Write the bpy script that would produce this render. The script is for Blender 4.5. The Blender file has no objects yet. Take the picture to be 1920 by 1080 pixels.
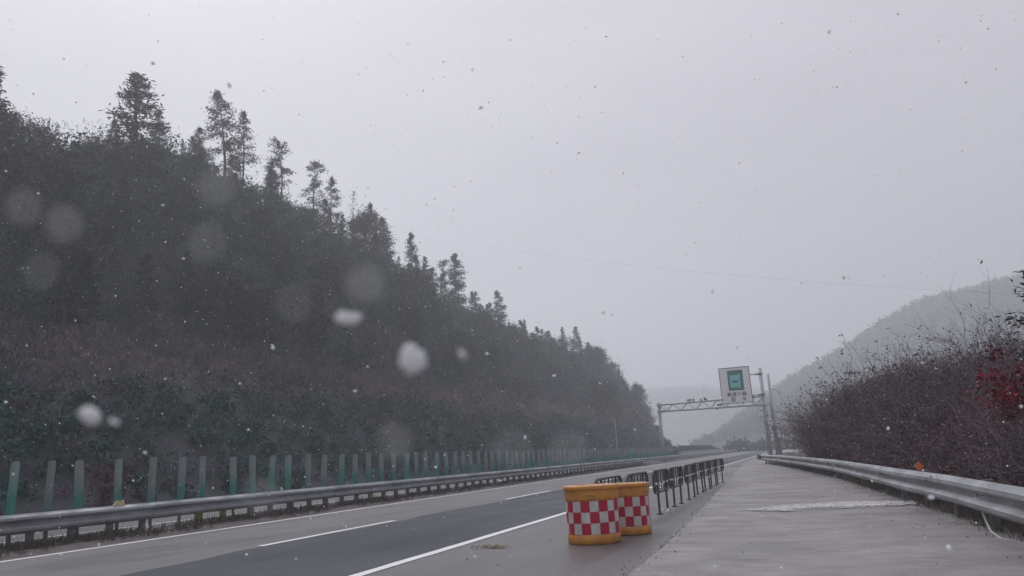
import bpy, math, random
import numpy as np
from mathutils import Matrix, Vector

# ------------------------------------------------------------------ camera, world, sun, exposure
S = bpy.context.scene
COL = S.collection
cam_d = bpy.data.cameras.new('camera'); cam = bpy.data.objects.new('camera', cam_d); COL.objects.link(cam)
S.camera = cam
RX = Vector((0.9351, 0.3500, -0.0537)).normalized()
FW = Vector((-0.3305, 0.9164, 0.2260)).normalized()
UP = RX.cross(FW).normalized(); RX = FW.cross(UP).normalized()
M = Matrix.Identity(4)
for r in range(3):
    M[r][0] = RX[r]; M[r][1] = UP[r]; M[r][2] = -FW[r]
M.translation = (0, 0, 1.3)
cam.matrix_world = M
cam_d.sensor_width = 36; cam_d.lens = 26.0
cam_d.clip_start = 0.02; cam_d.clip_end = 6000
cam_d.dof.use_dof = True; cam_d.dof.focus_distance = 30; cam_d.dof.aperture_fstop = 4.5

SUN_EL, SUN_AZ = math.radians(52), math.radians(-50)      # azimuth from +Y towards +X
W = bpy.data.worlds.new('World'); S.world = W; W.use_nodes = True
wn, wl = W.node_tree.nodes, W.node_tree.links
wn.clear()
w_out = wn.new('ShaderNodeOutputWorld'); w_bg = wn.new('ShaderNodeBackground'); w_bg.inputs['Strength'].default_value = 0.1
sky = wn.new('ShaderNodeTexSky'); sky.sky_type = 'NISHITA'; sky.sun_disc = False
sky.sun_elevation = SUN_EL; sky.sun_rotation = SUN_AZ
sky.air_density = 1.5; sky.dust_density = 6.0; sky.ozone_density = 1.0
hs = wn.new('ShaderNodeHueSaturation'); hs.inputs['Saturation'].default_value = 0.12
wl.new(sky.outputs[0], hs.inputs['Color'])
tc = wn.new('ShaderNodeTexCoord')
mp = wn.new('ShaderNodeMapping'); mp.inputs['Scale'].default_value = (1.2, 1.2, 3.5)
wl.new(tc.outputs['Generated'], mp.inputs[0])
nz = wn.new('ShaderNodeTexNoise'); nz.inputs['Scale'].default_value = 1.6; nz.inputs['Detail'].default_value = 5; nz.inputs['Roughness'].default_value = 0.55
wl.new(mp.outputs[0], nz.inputs['Vector'])
cr = wn.new('ShaderNodeValToRGB')                          # cloud deck: soft grey, slightly mauve
cr.color_ramp.elements[0].position = 0.34; cr.color_ramp.elements[0].color = (4.24, 4.07, 4.66, 1)
cr.color_ramp.elements[1].position = 0.70; cr.color_ramp.elements[1].color = (4.82, 4.66, 5.20, 1)
wl.new(nz.outputs['Fac'], cr.inputs[0])
mx = wn.new('ShaderNodeMix'); mx.data_type = 'RGBA'; mx.inputs[0].default_value = 0.92
wl.new(hs.outputs[0], mx.inputs[6]); wl.new(cr.outputs[0], mx.inputs[7])
sep = wn.new('ShaderNodeSeparateXYZ'); wl.new(tc.outputs['Generated'], sep.inputs[0])      # overcast sky: a little brighter towards the zenith
gr = wn.new('ShaderNodeMapRange'); gr.inputs[1].default_value = 0.0; gr.inputs[2].default_value = 1.0; gr.inputs[3].default_value = 1.0; gr.inputs[4].default_value = 1.52
wl.new(sep.outputs[2], gr.inputs[0])
mz = wn.new('ShaderNodeVectorMath'); mz.operation = 'SCALE'; wl.new(mx.outputs[2], mz.inputs[0]); wl.new(gr.outputs[0], mz.inputs['Scale'])
wl.new(mz.outputs[0], w_bg.inputs['Color']); wl.new(w_bg.outputs[0], w_out.inputs[0])

sd = bpy.data.lights.new('sun', 'SUN'); sd.energy = 1.5; sd.angle = math.radians(50); sd.color = (1.0, 0.98, 0.97)
sun = bpy.data.objects.new('sun', sd); COL.objects.link(sun)
sdir = Vector((math.sin(SUN_AZ)*math.cos(SUN_EL), math.cos(SUN_AZ)*math.cos(SUN_EL), math.sin(SUN_EL)))
sun.rotation_euler = sdir.to_track_quat('Z', 'Y').to_euler(); sun.location = (-40, 40, 60)
S.view_settings.view_transform = 'Standard'; S.view_settings.look = 'None'
S.view_settings.gamma = 1; S.view_settings.exposure = 0; S.view_settings.use_curve_mapping = False
S.cycles.volume_bounces = 8; S.cycles.max_bounces = 10; S.cycles.diffuse_bounces = 3; S.cycles.use_denoising = True

R0 = np.random.default_rng(11)
random.seed(5)

# ------------------------------------------------------------------ materials
def mat(name, col, rough=0.7, metal=0.0, var=0.0, scale=6.0, bump=0.0, bscale=40.0, stretch=(1, 1, 1), coords='Object', col2=None, spec=0.4):
    m = bpy.data.materials.new(name); m.use_nodes = True
    n, l = m.node_tree.nodes, m.node_tree.links
    b = n['Principled BSDF']; b.inputs['Roughness'].default_value = rough; b.inputs['Metallic'].default_value = metal
    b.inputs['Specular IOR Level'].default_value = spec
    b.inputs['Base Color'].default_value = (*col, 1)
    if var or col2 or bump:
        t = n.new('ShaderNodeTexCoord'); p = n.new('ShaderNodeMapping'); p.inputs['Scale'].default_value = stretch
        l.new(t.outputs[coords], p.inputs[0])
    if var or col2:
        z = n.new('ShaderNodeTexNoise'); z.inputs['Scale'].default_value = scale; z.inputs['Detail'].default_value = 7; z.inputs['Roughness'].default_value = 0.62
        l.new(p.outputs[0], z.inputs['Vector'])
        r = n.new('ShaderNodeValToRGB'); r.color_ramp.elements[0].position = 0.3; r.color_ramp.elements[1].position = 0.7
        a = col if col2 else tuple(c*(1-var) for c in col); c2 = col2 or tuple(min(1, c*(1+var)) for c in col)
        r.color_ramp.elements[0].color = (*a, 1); r.color_ramp.elements[1].color = (*c2, 1)
        l.new(z.outputs['Fac'], r.inputs[0]); l.new(r.outputs[0], b.inputs['Base Color'])
    if bump:
        z2 = n.new('ShaderNodeTexNoise'); z2.inputs['Scale'].default_value = bscale; z2.inputs['Detail'].default_value = 6
        l.new(p.outputs[0], z2.inputs['Vector'])
        bp = n.new('ShaderNodeBump'); bp.inputs['Strength'].default_value = bump; bp.inputs['Distance'].default_value = 0.02
        l.new(z2.outputs['Fac'], bp.inputs['Height']); l.new(bp.outputs[0], b.inputs['Normal'])
    return m

def asphalt(name, base, light, rough=0.5, patch=1.0):
    """asphalt: fine aggregate, lengthwise wheel wear, blotchy damp patches with a lower roughness, a few sealed cracks"""
    m = bpy.data.materials.new(name); m.use_nodes = True
    n, l = m.node_tree.nodes, m.node_tree.links
    b = n['Principled BSDF']; t = n.new('ShaderNodeTexCoord')
    def noise(scale, detail, st):
        p = n.new('ShaderNodeMapping'); p.inputs['Scale'].default_value = st; l.new(t.outputs['Object'], p.inputs[0])
        z = n.new('ShaderNodeTexNoise'); z.inputs['Scale'].default_value = scale; z.inputs['Detail'].default_value = detail; z.inputs['Roughness'].default_value = 0.6
        l.new(p.outputs[0], z.inputs['Vector']); return z
    big = noise(0.55, 6, (1.0, 0.28, 1)); lanes = noise(1.3, 3, (1, 0.015, 1)); fine = noise(55, 2, (1, 1, 1)); damp = noise(0.35, 5, (1, 0.4, 1))
    def ramp(z, p0, p1, c0, c1):
        r = n.new('ShaderNodeValToRGB'); r.color_ramp.elements[0].position = p0; r.color_ramp.elements[1].position = p1
        r.color_ramp.elements[0].color = c0; r.color_ramp.elements[1].color = c1; l.new(z.outputs['Fac'], r.inputs[0]); return r
    c = ramp(big, 0.3, 0.72, (*base, 1), (*light, 1))
    def mul(a, bnode, fac):
        x = n.new('ShaderNodeMix'); x.data_type = 'RGBA'; x.blend_type = 'MULTIPLY'; x.inputs[0].default_value = fac
        l.new(a.outputs[0] if a.bl_idname != 'ShaderNodeMix' else a.outputs[2], x.inputs[6]); l.new(bnode.outputs[0], x.inputs[7]); return x
    c = mul(c, ramp(lanes, 0.35, 0.65, (.8, .8, .8, 1), (1.12, 1.12, 1.12, 1)), 0.9)
    c = mul(c, ramp(fine, 0.3, 0.7, (.72, .72, .72, 1), (1.25, 1.25, 1.25, 1)), 0.8)
    v = n.new('ShaderNodeTexVoronoi'); v.feature = 'DISTANCE_TO_EDGE'; v.inputs['Scale'].default_value = 0.22
    pv = n.new('ShaderNodeMapping'); pv.inputs['Scale'].default_value = (1.0, 0.45, 1)
    wob = noise(1.5, 4, (1, 1, 1)); add = n.new('ShaderNodeVectorMath'); add.operation = 'MULTIPLY_ADD'
    add.inputs[1].default_value = (1.5, 1.5, 0); l.new(wob.outputs['Color'], add.inputs[0]); l.new(t.outputs['Object'], add.inputs[2])
    l.new(add.outputs[0], pv.inputs[0]); l.new(pv.outputs[0], v.inputs['Vector'])
    rv = n.new('ShaderNodeValToRGB'); rv.color_ramp.elements[0].position = 0.0; rv.color_ramp.elements[1].position = 0.0045
    rv.color_ramp.elements[0].color = (.55, .55, .55, 1); rv.color_ramp.elements[1].color = (1, 1, 1, 1); l.new(v.outputs['Distance'], rv.inputs[0])
    c = mul(c, rv, 0.55 * patch)
    l.new(c.outputs[2], b.inputs['Base Color'])
    rr = ramp(damp, 0.35, 0.65, (rough-.13,)*3+(1,), (rough+.16,)*3+(1,)); l.new(rr.outputs[0], b.inputs['Roughness'])
    bp = n.new('ShaderNodeBump'); bp.inputs['Strength'].default_value = 0.35; bp.inputs['Distance'].default_value = 0.01
    l.new(fine.outputs['Fac'], bp.inputs['Height']); l.new(bp.outputs[0], b.inputs['Normal'])
    return m

def concrete_apron_mat():
    m = bpy.data.materials.new('concrete_apron'); m.use_nodes = True
    n, l = m.node_tree.nodes, m.node_tree.links
    b = n['Principled BSDF']; t = n.new('ShaderNodeTexCoord')
    def noise(scale, detail, st, rough=.6):
        p = n.new('ShaderNodeMapping'); p.inputs['Scale'].default_value = st; l.new(t.outputs['Object'], p.inputs[0])
        z = n.new('ShaderNodeTexNoise'); z.inputs['Scale'].default_value = scale; z.inputs['Detail'].default_value = detail; z.inputs['Roughness'].default_value = rough
        l.new(p.outputs[0], z.inputs['Vector']); return z
    def ramp(z, p0, p1, c0, c1):
        r = n.new('ShaderNodeValToRGB'); r.color_ramp.elements[0].position = p0; r.color_ramp.elements[1].position = p1
        r.color_ramp.elements[0].color = (*c0, 1); r.color_ramp.elements[1].color = (*c1, 1); l.new(z.outputs['Fac'], r.inputs[0]); return r
    def mul(a, bn, f):
        x = n.new('ShaderNodeMix'); x.data_type = 'RGBA'; x.blend_type = 'MULTIPLY'; x.inputs[0].default_value = f
        l.new(a, x.inputs[6]); l.new(bn.outputs[0], x.inputs[7]); return x.outputs[2]
    base = ramp(noise(0.45, 7, (1, .6, 1)), .3, .7, (.225, .21, .212), (.33, .315, .315))
    c = mul(base.outputs[0], ramp(noise(3.0, 7, (.6, 1.25, 1), .72), .32, .7, (.66, .66, .67), (1.16, 1.15, 1.15)), .7)   # screeded ripples across the slab
    c = mul(c, ramp(noise(30, 4, (1, 1, 1)), .3, .7, (.75, .75, .75), (1.2, 1.2, 1.2)), .7)
    c = mul(c, ramp(noise(.75, 6, (.8, 1.1, 1)), .38, .56, (.62, .61, .63), (1, 1, 1)), .8)                                # damp stains
    l.new(c, b.inputs['Base Color'])
    r2 = ramp(noise(.7, 5, (.6, 1.2, 1)), .35, .65, (.42,)*3, (.75,)*3); l.new(r2.outputs[0], b.inputs['Roughness'])
    bp = n.new('ShaderNodeBump'); bp.inputs['Strength'].default_value = .6; bp.inputs['Distance'].default_value = .02
    l.new(noise(5, 6, (.7, 1.6, 1)).outputs['Fac'], bp.inputs['Height']); l.new(bp.outputs[0], b.inputs['Normal'])
    return m

def leaf_mat(name, stops, rough=0.65):
    """species colour from the per-leaf 'tint' attribute, with a small per-object shift"""
    m = bpy.data.materials.new(name); m.use_nodes = True
    n, l = m.node_tree.nodes, m.node_tree.links
    b = n['Principled BSDF']; b.inputs['Roughness'].default_value = rough; b.inputs['Specular IOR Level'].default_value = .15
    a = n.new('ShaderNodeAttribute'); a.attribute_name = 'tint'
    r = n.new('ShaderNodeValToRGB'); e = r.color_ramp.elements
    for i, (p, c) in enumerate(stops):
        x = e[i] if i < 2 else e.new(p)
        x.position = p; x.color = (*c, 1)
    l.new(a.outputs['Fac'], r.inputs[0])
    oi = n.new('ShaderNodeObjectInfo'); mr = n.new('ShaderNodeMapRange'); mr.inputs[3].default_value = .55; mr.inputs[4].default_value = 1.55
    l.new(oi.outputs['Random'], mr.inputs[0])
    h = n.new('ShaderNodeHueSaturation'); l.new(r.outputs[0], h.inputs['Color']); l.new(mr.outputs[0], h.inputs['Value'])
    l.new(h.outputs[0], b.inputs['Base Color'])
    return m

MT = {}
MT['asphalt'] = asphalt('asphalt', (.105, .100, .106), (.152, .145, .152), rough=.45)
MT['asphalt_dark'] = asphalt('asphalt_dark', (.046, .052, .066), (.070, .077, .095), rough=.55)
MT['asphalt_dark'].node_tree.nodes['Principled BSDF'].inputs['Specular IOR Level'].default_value = .18
MT['asphalt_far'] = asphalt('asphalt_opposite', (.105, .105, .108), (.14, .138, .142))
MT['apron'] = concrete_apron_mat()
MT['joint'] = mat('joint_dirt', (.03, .03, .033), .9)
MT['soil'] = mat('soil', (.10, .084, .086), .95, var=.5, scale=2.5, bump=.8, bscale=14)
MT['ground'] = mat('ground', (.34, .33, .33), .95, var=.4, scale=.4)
MT['slope'] = mat('slope_earth', (.018, .032, .033), .95, scale=.35, col2=(.045, .040, .052))
MT['hill'] = mat('far_woodland', (.022, .033, .029), .95, scale=.05, col2=(.036, .042, .036))
MT['steel'] = mat('galvanised_steel', (.30, .31, .33), .48, .3, var=.42, scale=2.4, bump=.1, bscale=20, stretch=(1, .4, 1))
MT['steel_pale'] = mat('pale_steel', (.42, .43, .45), .5, .3, var=.15, scale=1.5)
MT['post'] = mat('post_steel', (.17, .17, .18), .6, .4, var=.35, scale=5)
MT['yellow_post'] = mat('yellow_film', (.22, .19, .055), .6, var=.35, scale=9)
MT['blade'] = mat('green_plastic', (.085, .20, .175), .55, scale=2.2, col2=(.145, .20, .19), stretch=(1, 1, .6))
MT['black_tube'] = mat('black_tube', (.085, .087, .095), .45, .2, var=.4, scale=8)
MT['reflect_white'] = mat('reflective_white', (.78, .78, .78), .35)
MT['orange'] = mat('orange_plastic', (.66, .30, .045), .42, scale=5, col2=(.40, .17, .06), bump=.15, bscale=12)
MT['chk_red'] = mat('red_sheeting', (.47, .014, .05), .4, scale=6, col2=(.33, .03, .055))
MT['chk_white'] = mat('white_sheeting', (.66, .65, .62), .4, scale=6, col2=(.46, .44, .42))
MT['chk_edge'] = mat('pink_sheeting_edge', (.62, .36, .40), .4)
MT['purple'] = mat('purple_print', (.12, .09, .22), .5)
def paint_mat():
    m = mat('road_paint', (.74, .74, .76), .55, scale=7, col2=(.84, .84, .85), stretch=(1, .5, 1), bump=.2, bscale=60)
    return m
MT['paint'] = paint_mat()
MT['sign_face'] = mat('sign_white', (.86, .86, .88), .45, var=.04, scale=.6)
MT['sign_green'] = mat('sign_green', (.0, .17, .145), .5)
MT['sign_teal'] = mat('sign_teal', (.20, .58, .57), .5)
MT['sign_ink'] = mat('sign_ink', (.09, .09, .12), .6)
MT['dark_green'] = mat('barrier_green', (.018, .027, .03), .6, var=.25, scale=.5)
MT['conc'] = mat('pale_concrete', (.36, .36, .37), .85, var=.2, scale=1.2)
MT['snow'] = mat('snow', (.93, .93, .94), .6, var=.06, scale=4)
MT['flake'] = mat('snowflake', (.95, .96, .97), .6)
def _translucent(m):
    n, l = m.node_tree.nodes, m.node_tree.links
    t = n.new('ShaderNodeBsdfTranslucent'); t.inputs['Color'].default_value = (.95, .96, .97, 1); x = n.new('ShaderNodeMixShader'); x.inputs[0].default_value = .5
    l.new(n['Principled BSDF'].outputs[0], x.inputs[1]); l.new(t.outputs[0], x.inputs[2]); l.new(x.outputs[0], n['Material Output'].inputs['Surface'])
_translucent(MT['flake'])
MT['straw'] = mat('straw', (.34, .28, .17), .9, var=.3, scale=20)
MT['grit'] = mat('grit', (.12, .115, .115), .95, var=.5, scale=9)
MT['crust'] = mat('snow_crust', (.36, .35, .36), .7, scale=3, col2=(.66, .65, .66))
MT['bark'] = mat('bark', (.085, .074, .074), .9, var=.4, scale=8, stretch=(1, 1, .3))
MT['twig'] = mat('twig_bark', (.135, .105, .12), .9, var=.4, scale=5)
MT['needles'] = leaf_mat('needles', [(0, (.008, .015, .016)), (.6, (.014, .025, .024)), (1, (.027, .037, .032))])
MT['broad'] = leaf_mat('broad_leaves', [(0, (.012, .018, .018)), (.6, (.022, .030, .027)), (1, (.045, .046, .038))])
MT['shrub'] = leaf_mat('shrub_leaves', [(0, (.009, .028, .029)), (.30, (.044, .108, .098)), (.34, (.026, .024, .040)), (.62, (.118, .094, .128)), (.66, (.10, .077, .088)), (1, (.20, .152, .158))])
MT['dry'] = leaf_mat('dry_leaves', [(0, (.066, .045, .052)), (.5, (.120, .080, .088)), (1, (.20, .136, .138))])
MT['red'] = leaf_mat('red_leaves', [(0, (.11, .010, .02)), (1, (.24, .018, .038))])
MT['grass'] = leaf_mat('grass_blades', [(0, (.09, .075, .072)), (.5, (.15, .118, .112)), (1, (.10, .11, .08))])
MT['cable'] = mat('pale_cable', (.5, .5, .5), .5)
MT['wire'] = mat('wire', (.10, .10, .11), .6)
MT['orange_mark'] = mat('orange_reflector', (.62, .17, .06), .35)
MT['yellow_mark'] = mat('cream_reflector', (.50, .46, .27), .4)

# ------------------------------------------------------------------ mesh helpers
class MB:
    def __init__(s): s.v = []; s.f = []; s.m = []
    def face(s, pts, mi=0):
        b = len(s.v); s.v += [tuple(p) for p in pts]; s.f.append(tuple(range(b, b+len(pts)))); s.m.append(mi)
    def box(s, lo, hi, mi=0, rot=None, org=(0, 0, 0)):
        x0, y0, z0 = lo; x1, y1, z1 = hi
        p = [Vector(q) for q in ((x0,y0,z0),(x1,y0,z0),(x1,y1,z0),(x0,y1,z0),(x0,y0,z1),(x1,y0,z1),(x1,y1,z1),(x0,y1,z1))]
        if rot is not None: p = [rot @ q for q in p]
        b = len(s.v); s.v += [tuple(q + Vector(org)) for q in p]
        for f in ((3,2,1,0),(4,5,6,7),(0,1,5,4),(1,2,6,5),(2,3,7,6),(3,0,4,7)):
            s.f.append(tuple(b+i for i in f)); s.m.append(mi)
    def tube(s, pts, rad, n=6, mi=0, cap=True, closed=False):
        pts = [Vector(p) for p in pts]; rad = rad if hasattr(rad, '__len__') else [rad]*len(pts)
        b = len(s.v); K = len(pts); up = None
        for i, p in enumerate(pts):
            a = pts[(i-1) % K] if (i > 0 or closed) else pts[0]; c = pts[(i+1) % K] if (i < K-1 or closed) else pts[-1]
            d = (c-a).normalized()
            if up is None: up = Vector((0, 0, 1)) if abs(d.z) < .9 else Vector((1, 0, 0))
            x = up.cross(d)
            if x.length < 1e-4: x = Vector((0, 1, 0)).cross(d)
            x.normalize(); y = d.cross(x).normalized(); up = y
            for k in range(n):
                t = 2*math.pi*k/n; s.v.append(tuple(p + (x*math.cos(t)+y*math.sin(t))*rad[i]))
        for i in range(K if closed else K-1):
            j = (i+1) % K
            for k in range(n):
                s.f.append((b+i*n+k, b+i*n+(k+1) % n, b+j*n+(k+1) % n, b+j*n+k)); s.m.append(mi)
        if cap and not closed:
            s.f.append(tuple(b+k for k in reversed(range(n)))); s.f.append(tuple(b+(K-1)*n+k for k in range(n))); s.m += [mi, mi]
    def lathe(s, prof, n=32, mi=0, org=(0, 0, 0)):
        b = len(s.v)
        for r, z in prof:
            for k in range(n):
                t = 2*math.pi*k/n; s.v.append((org[0]+r*math.cos(t), org[1]+r*math.sin(t), org[2]+z))
        for i in range(len(prof)-1):
            for k in range(n):
                s.f.append((b+i*n+k, b+i*n+(k+1) % n, b+(i+1)*n+(k+1) % n, b+(i+1)*n+k)); s.m.append(mi)
    def mesh(s, name, mats, smooth=False):
        me = bpy.data.meshes.new(name); me.from_pydata(s.v, [], s.f)
        for x in (mats if isinstance(mats, (list, tuple)) else [mats]): me.materials.append(x)
        me.polygons.foreach_set('material_index', s.m)
        if smooth: me.polygons.foreach_set('use_smooth', [True]*len(s.f))
        me.update(); return me

def link(name, data, parent=None, loc=None):
    o = bpy.data.objects.new(name, data); COL.objects.link(o)
    if parent: o.parent = parent
    if loc is not None: o.location = loc
    return o
def tag(o, label=None, cat=None, group=None, kind=None):
    if label: o['label'] = label
    if cat: o['category'] = cat
    if group: o['group'] = group
    if kind: o['kind'] = kind
    return o
def thing(name, label, cat, loc=(0, 0, 0), rz=0, group=None):
    o = link(name, None, None, loc); o.rotation_euler = (0, 0, rz); o.empty_display_size = .2
    return tag(o, label, cat, group)
def part(name, mb, m, parent, smooth=False, label=None):
    o = link(name, mb.mesh(name, m, smooth) if isinstance(mb, MB) else mb, parent)
    if label: o['label'] = label
    return o
def copy_tree(o, parent=None):
    c = o.copy(); COL.objects.link(c)
    if parent: c.parent = parent
    for ch in list(o.children): copy_tree(ch, c)
    return c
def quads_mesh(name, V, m, tint=None, nv=4):
    """V: (N*nv, 3) array of separate polygons"""
    N = len(V)//nv
    me = bpy.data.meshes.new(name); me.vertices.add(len(V)); me.vertices.foreach_set('co', np.ascontiguousarray(V, dtype=np.float32).ravel())
    me.loops.add(len(V)); me.loops.foreach_set('vertex_index', np.arange(len(V), dtype=np.int32))
    me.polygons.add(N); me.polygons.foreach_set('loop_start', np.arange(0, len(V), nv, dtype=np.int32))
    me.polygons.foreach_set('loop_total', np.full(N, nv, dtype=np.int32))
    me.materials.append(m)
    if tint is not None:
        a = me.attributes.new('tint', 'FLOAT', 'FACE'); a.data.foreach_set('value', np.ascontiguousarray(tint, dtype=np.float32))
    me.update(calc_edges=True); me.validate(); return me
def unit(a): return a/np.maximum(np.linalg.norm(a, axis=-1, keepdims=True), 1e-9)
def leaves(C, length, width, rng, direc=None, jit=1.0):
    """rhombic leaves at points C; direc = preferred axis"""
    N = len(C); d = rng.normal(size=(N, 3))
    if direc is not None: d = direc + d*jit
    d = unit(d); w = unit(np.cross(d, rng.normal(size=(N, 3))))
    L = (length*rng.uniform(.6, 1.3, N))[:, None]; Wd = (width*rng.uniform(.6, 1.3, N))[:, None]
    return np.stack([C-d*L/2, C+w*Wd/2, C+d*L/2, C-w*Wd/2], 1).reshape(-1, 3)
def nz2(x, y, s=1.0, seed=0):
    x = np.asarray(x)*s+seed*7.3; y = np.asarray(y)*s-seed*3.1
    return (np.sin(x*1.0+1.3*np.sin(y*.7))+np.sin(y*1.37+1.1*np.sin(x*.9+2))+.6*np.sin(2.3*x-1.7*y+1)+.45*np.sin(3.9*y+2.6*x+np.sin(x*2.1)))/3

# ------------------------------------------------------------------ setting: ground, road, markings
def sheet(name, pts, z, m, kind='structure', thick=0):
    mb = MB(); mb.face([(x, y, z) for x, y in pts])
    if thick:
        n = len(pts)
        for i in range(n):
            a, b = pts[i], pts[(i+1) % n]
            mb.face([(a[0], a[1], z-thick), (b[0], b[1], z-thick), (b[0], b[1], z), (a[0], a[1], z)])
    o = link(name, mb.mesh(name, m)); return tag(o, kind=kind)
def rect(x0, x1, y0, y1): return [(x0, y0), (x1, y0), (x1, y1), (x0, y1)]

sheet('ground', rect(-1400, 1400, -120, 1400), -.06, MT['ground'])
XA, XD, XB = -13.6, -9.42, -5.29
sheet('road', [(-13.95, -60), (-1.87+1.2, -60), (-1.2, 60), (-4.4, 130), (-4.4, 1000), (-13.95, 1000)], 0, MT['asphalt'])
def wavy_lane():
    mb = MB(); ys = np.concatenate([np.arange(-10, 60, 1.0), np.arange(60, 260, 20)])
    for a, b in zip(ys[:-1], ys[1:]):
        f = lambda y: -9.27+.10*math.sin(y*.9)+.05*math.sin(y*2.7)
        mb.face([(f(a), a, .004), (-5.45, a, .004), (-5.45, b, .004), (f(b), b, .004)])
    return mb
tag(link('road_lane_resurfaced', wavy_lane().mesh('road_lane_resurfaced', MT['asphalt_dark'])), kind='structure')
def line(name, x, y0, y1, w, m=MT['paint'], z=.009):
    """painted stripe with slightly worn, uneven edges"""
    mb = MB(); r = random.Random(int(x*100+y0)); n = max(2, min(160, int((y1-y0)/.45)))
    ys = [y0+(y1-y0)*i/n for i in range(n+1)]; a = [x-w/2+r.uniform(-.008, .008) for _ in ys]; b = [x+w/2+r.uniform(-.008, .008) for _ in ys]
    for i in range(n): mb.face([(a[i], ys[i], z), (b[i], ys[i], z), (b[i+1], ys[i+1], z), (a[i+1], ys[i+1], z)])
    return tag(link(name, mb.mesh(name, m)), kind='structure')
line('road_marking_edge', XA, -6, 70, .17); line('road_marking_edge', XA, 70, 700, .18)
line('road_marking_solid', XB, -6, 13.6, .19); line('road_marking_solid', XB, 13.6, 300, .18)
y = 11.72-12.6
for k in range(14):
    line('road_marking_dash', XD, y, y+5.0, .17); y += 12.6
sheet('opposite_road', rect(-27.6, -15.95, -60, 1000), -.012, MT['asphalt_far'])
line('road_marking_edge', -18.44, -6, 300, .17, z=-.004)
line('road_marking_edge', -26.2, -6, 300, .17, z=-.004)
sheet('median_strip', rect(-15.945, -13.955, -60, 1000), -.004, MT['soil'])
# concrete apron with a dirty joint where it meets the asphalt, its slab 3 cm proud
AP = [(-1.85, -10), (-1.86, 8.4), (-1.88, 10.6), (-1.97, 14), (-2.12, 18), (-2.32, 22.3), (-2.72, 32), (-3.2, 43), (-3.95, 62.5), (-4.35, 90), (-4.38, 106), (-3.3, 90), (-2.0, 62), (-.9, 52), (1.2, 35), (1.85, 27), (2.35, 20), (2.55, 14), (2.7, 9), (2.75, -10)]
def apron():
    mb = MB(); L = AP[:11]; Rr = AP[11:][::-1]
    def xi(poly, y): return float(np.interp(y, [p[1] for p in poly], [p[0] for p in poly]))
    ys = np.concatenate([np.arange(-10, 30, .4), np.arange(30, 91, 3)])
    rr = random.Random(3); jit = {float(q): (rr.uniform(-.012, .012), rr.uniform(-.08, .08)) for q in ys}
    for a, b in zip(ys[:-1], ys[1:]):
        for (t0, t1) in ((0, .25), (.25, .5), (.5, .75), (.75, 1)):
            P = []
            for yy, t in ((a, t0), (a, t1), (b, t1), (b, t0)):
                x0 = xi(L, yy)+jit[float(yy)][0]; x1 = xi(Rr, yy)+jit[float(yy)][1]
                P.append((x0+(x1-x0)*t, yy, .03+.012*float(nz2(x0+(x1-x0)*t, yy, 1.3))*(0 < t < 1)))
            mb.face(P)
        p, q = (xi(L, a)+jit[float(a)][0], a), (xi(L, b)+jit[float(b)][0], b)
        mb.face([(q[0], q[1], -.01), (p[0], p[1], -.01), (p[0], p[1], .03), (q[0], q[1], .03)])
    return mb
tag(link('concrete_apron', apron().mesh('concrete_apron', MT['apron'], True)), kind='structure')
def joint():
    mb = MB(); r = random.Random(8); ys = np.arange(4, 26, .3); L = AP[:11]
    x = [float(np.interp(q, [p[1] for p in L], [p[0] for p in L])) for q in ys]; w = [max(.008, .05*(1-abs(q-12.0)/6)+r.uniform(-.008, .008)) for q in ys]
    for i in range(len(ys)-1):
        mb.face([(x[i]-w[i], ys[i], .0055), (x[i]+.04, ys[i], .0055), (x[i+1]+.04, ys[i+1], .0055), (x[i+1]-w[i+1], ys[i+1], .0055)])
    return mb
tag(link('apron_joint', joint().mesh('apron_joint', MT['joint'])), kind='structure')
# thin white crust (snow and old paint) lying across the apron, ragged by dropping cells
def crust():
    mb = MB(); r = random.Random(2); n = 70
    for i in range(n*2):
        for j in range(26):
            x0 = -1.7+3.9*i/(n*2); x1 = -1.7+3.9*(i+1)/(n*2)
            yc = 16.55+.18*(x0+1.7)+.1*math.sin(x0*2.1); hw = .95*min(1, (x0+1.75)/1.6+.05)
            a = yc-hw+2*hw*j/26; b = yc-hw+2*hw*(j+1)/26
            q = abs(j-12.5)/13
            ed = min(1, (x0+1.75)/1.3)
            if q+.30*float(nz2(x0*1.2, a*2, 3.1))+r.uniform(-.3, .3) < .15+.55*ed and r.random() < .25+.6*ed:
                mb.face([(x0, a, .049), (x1, a, .049), (x1, b, .049), (x0, b, .049)])
    return mb
tag(link('snow_crust', crust().mesh('snow_crust', MT['crust'])), 'thin white crust of snow across the concrete apron', 'snow', kind='stuff')

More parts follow.
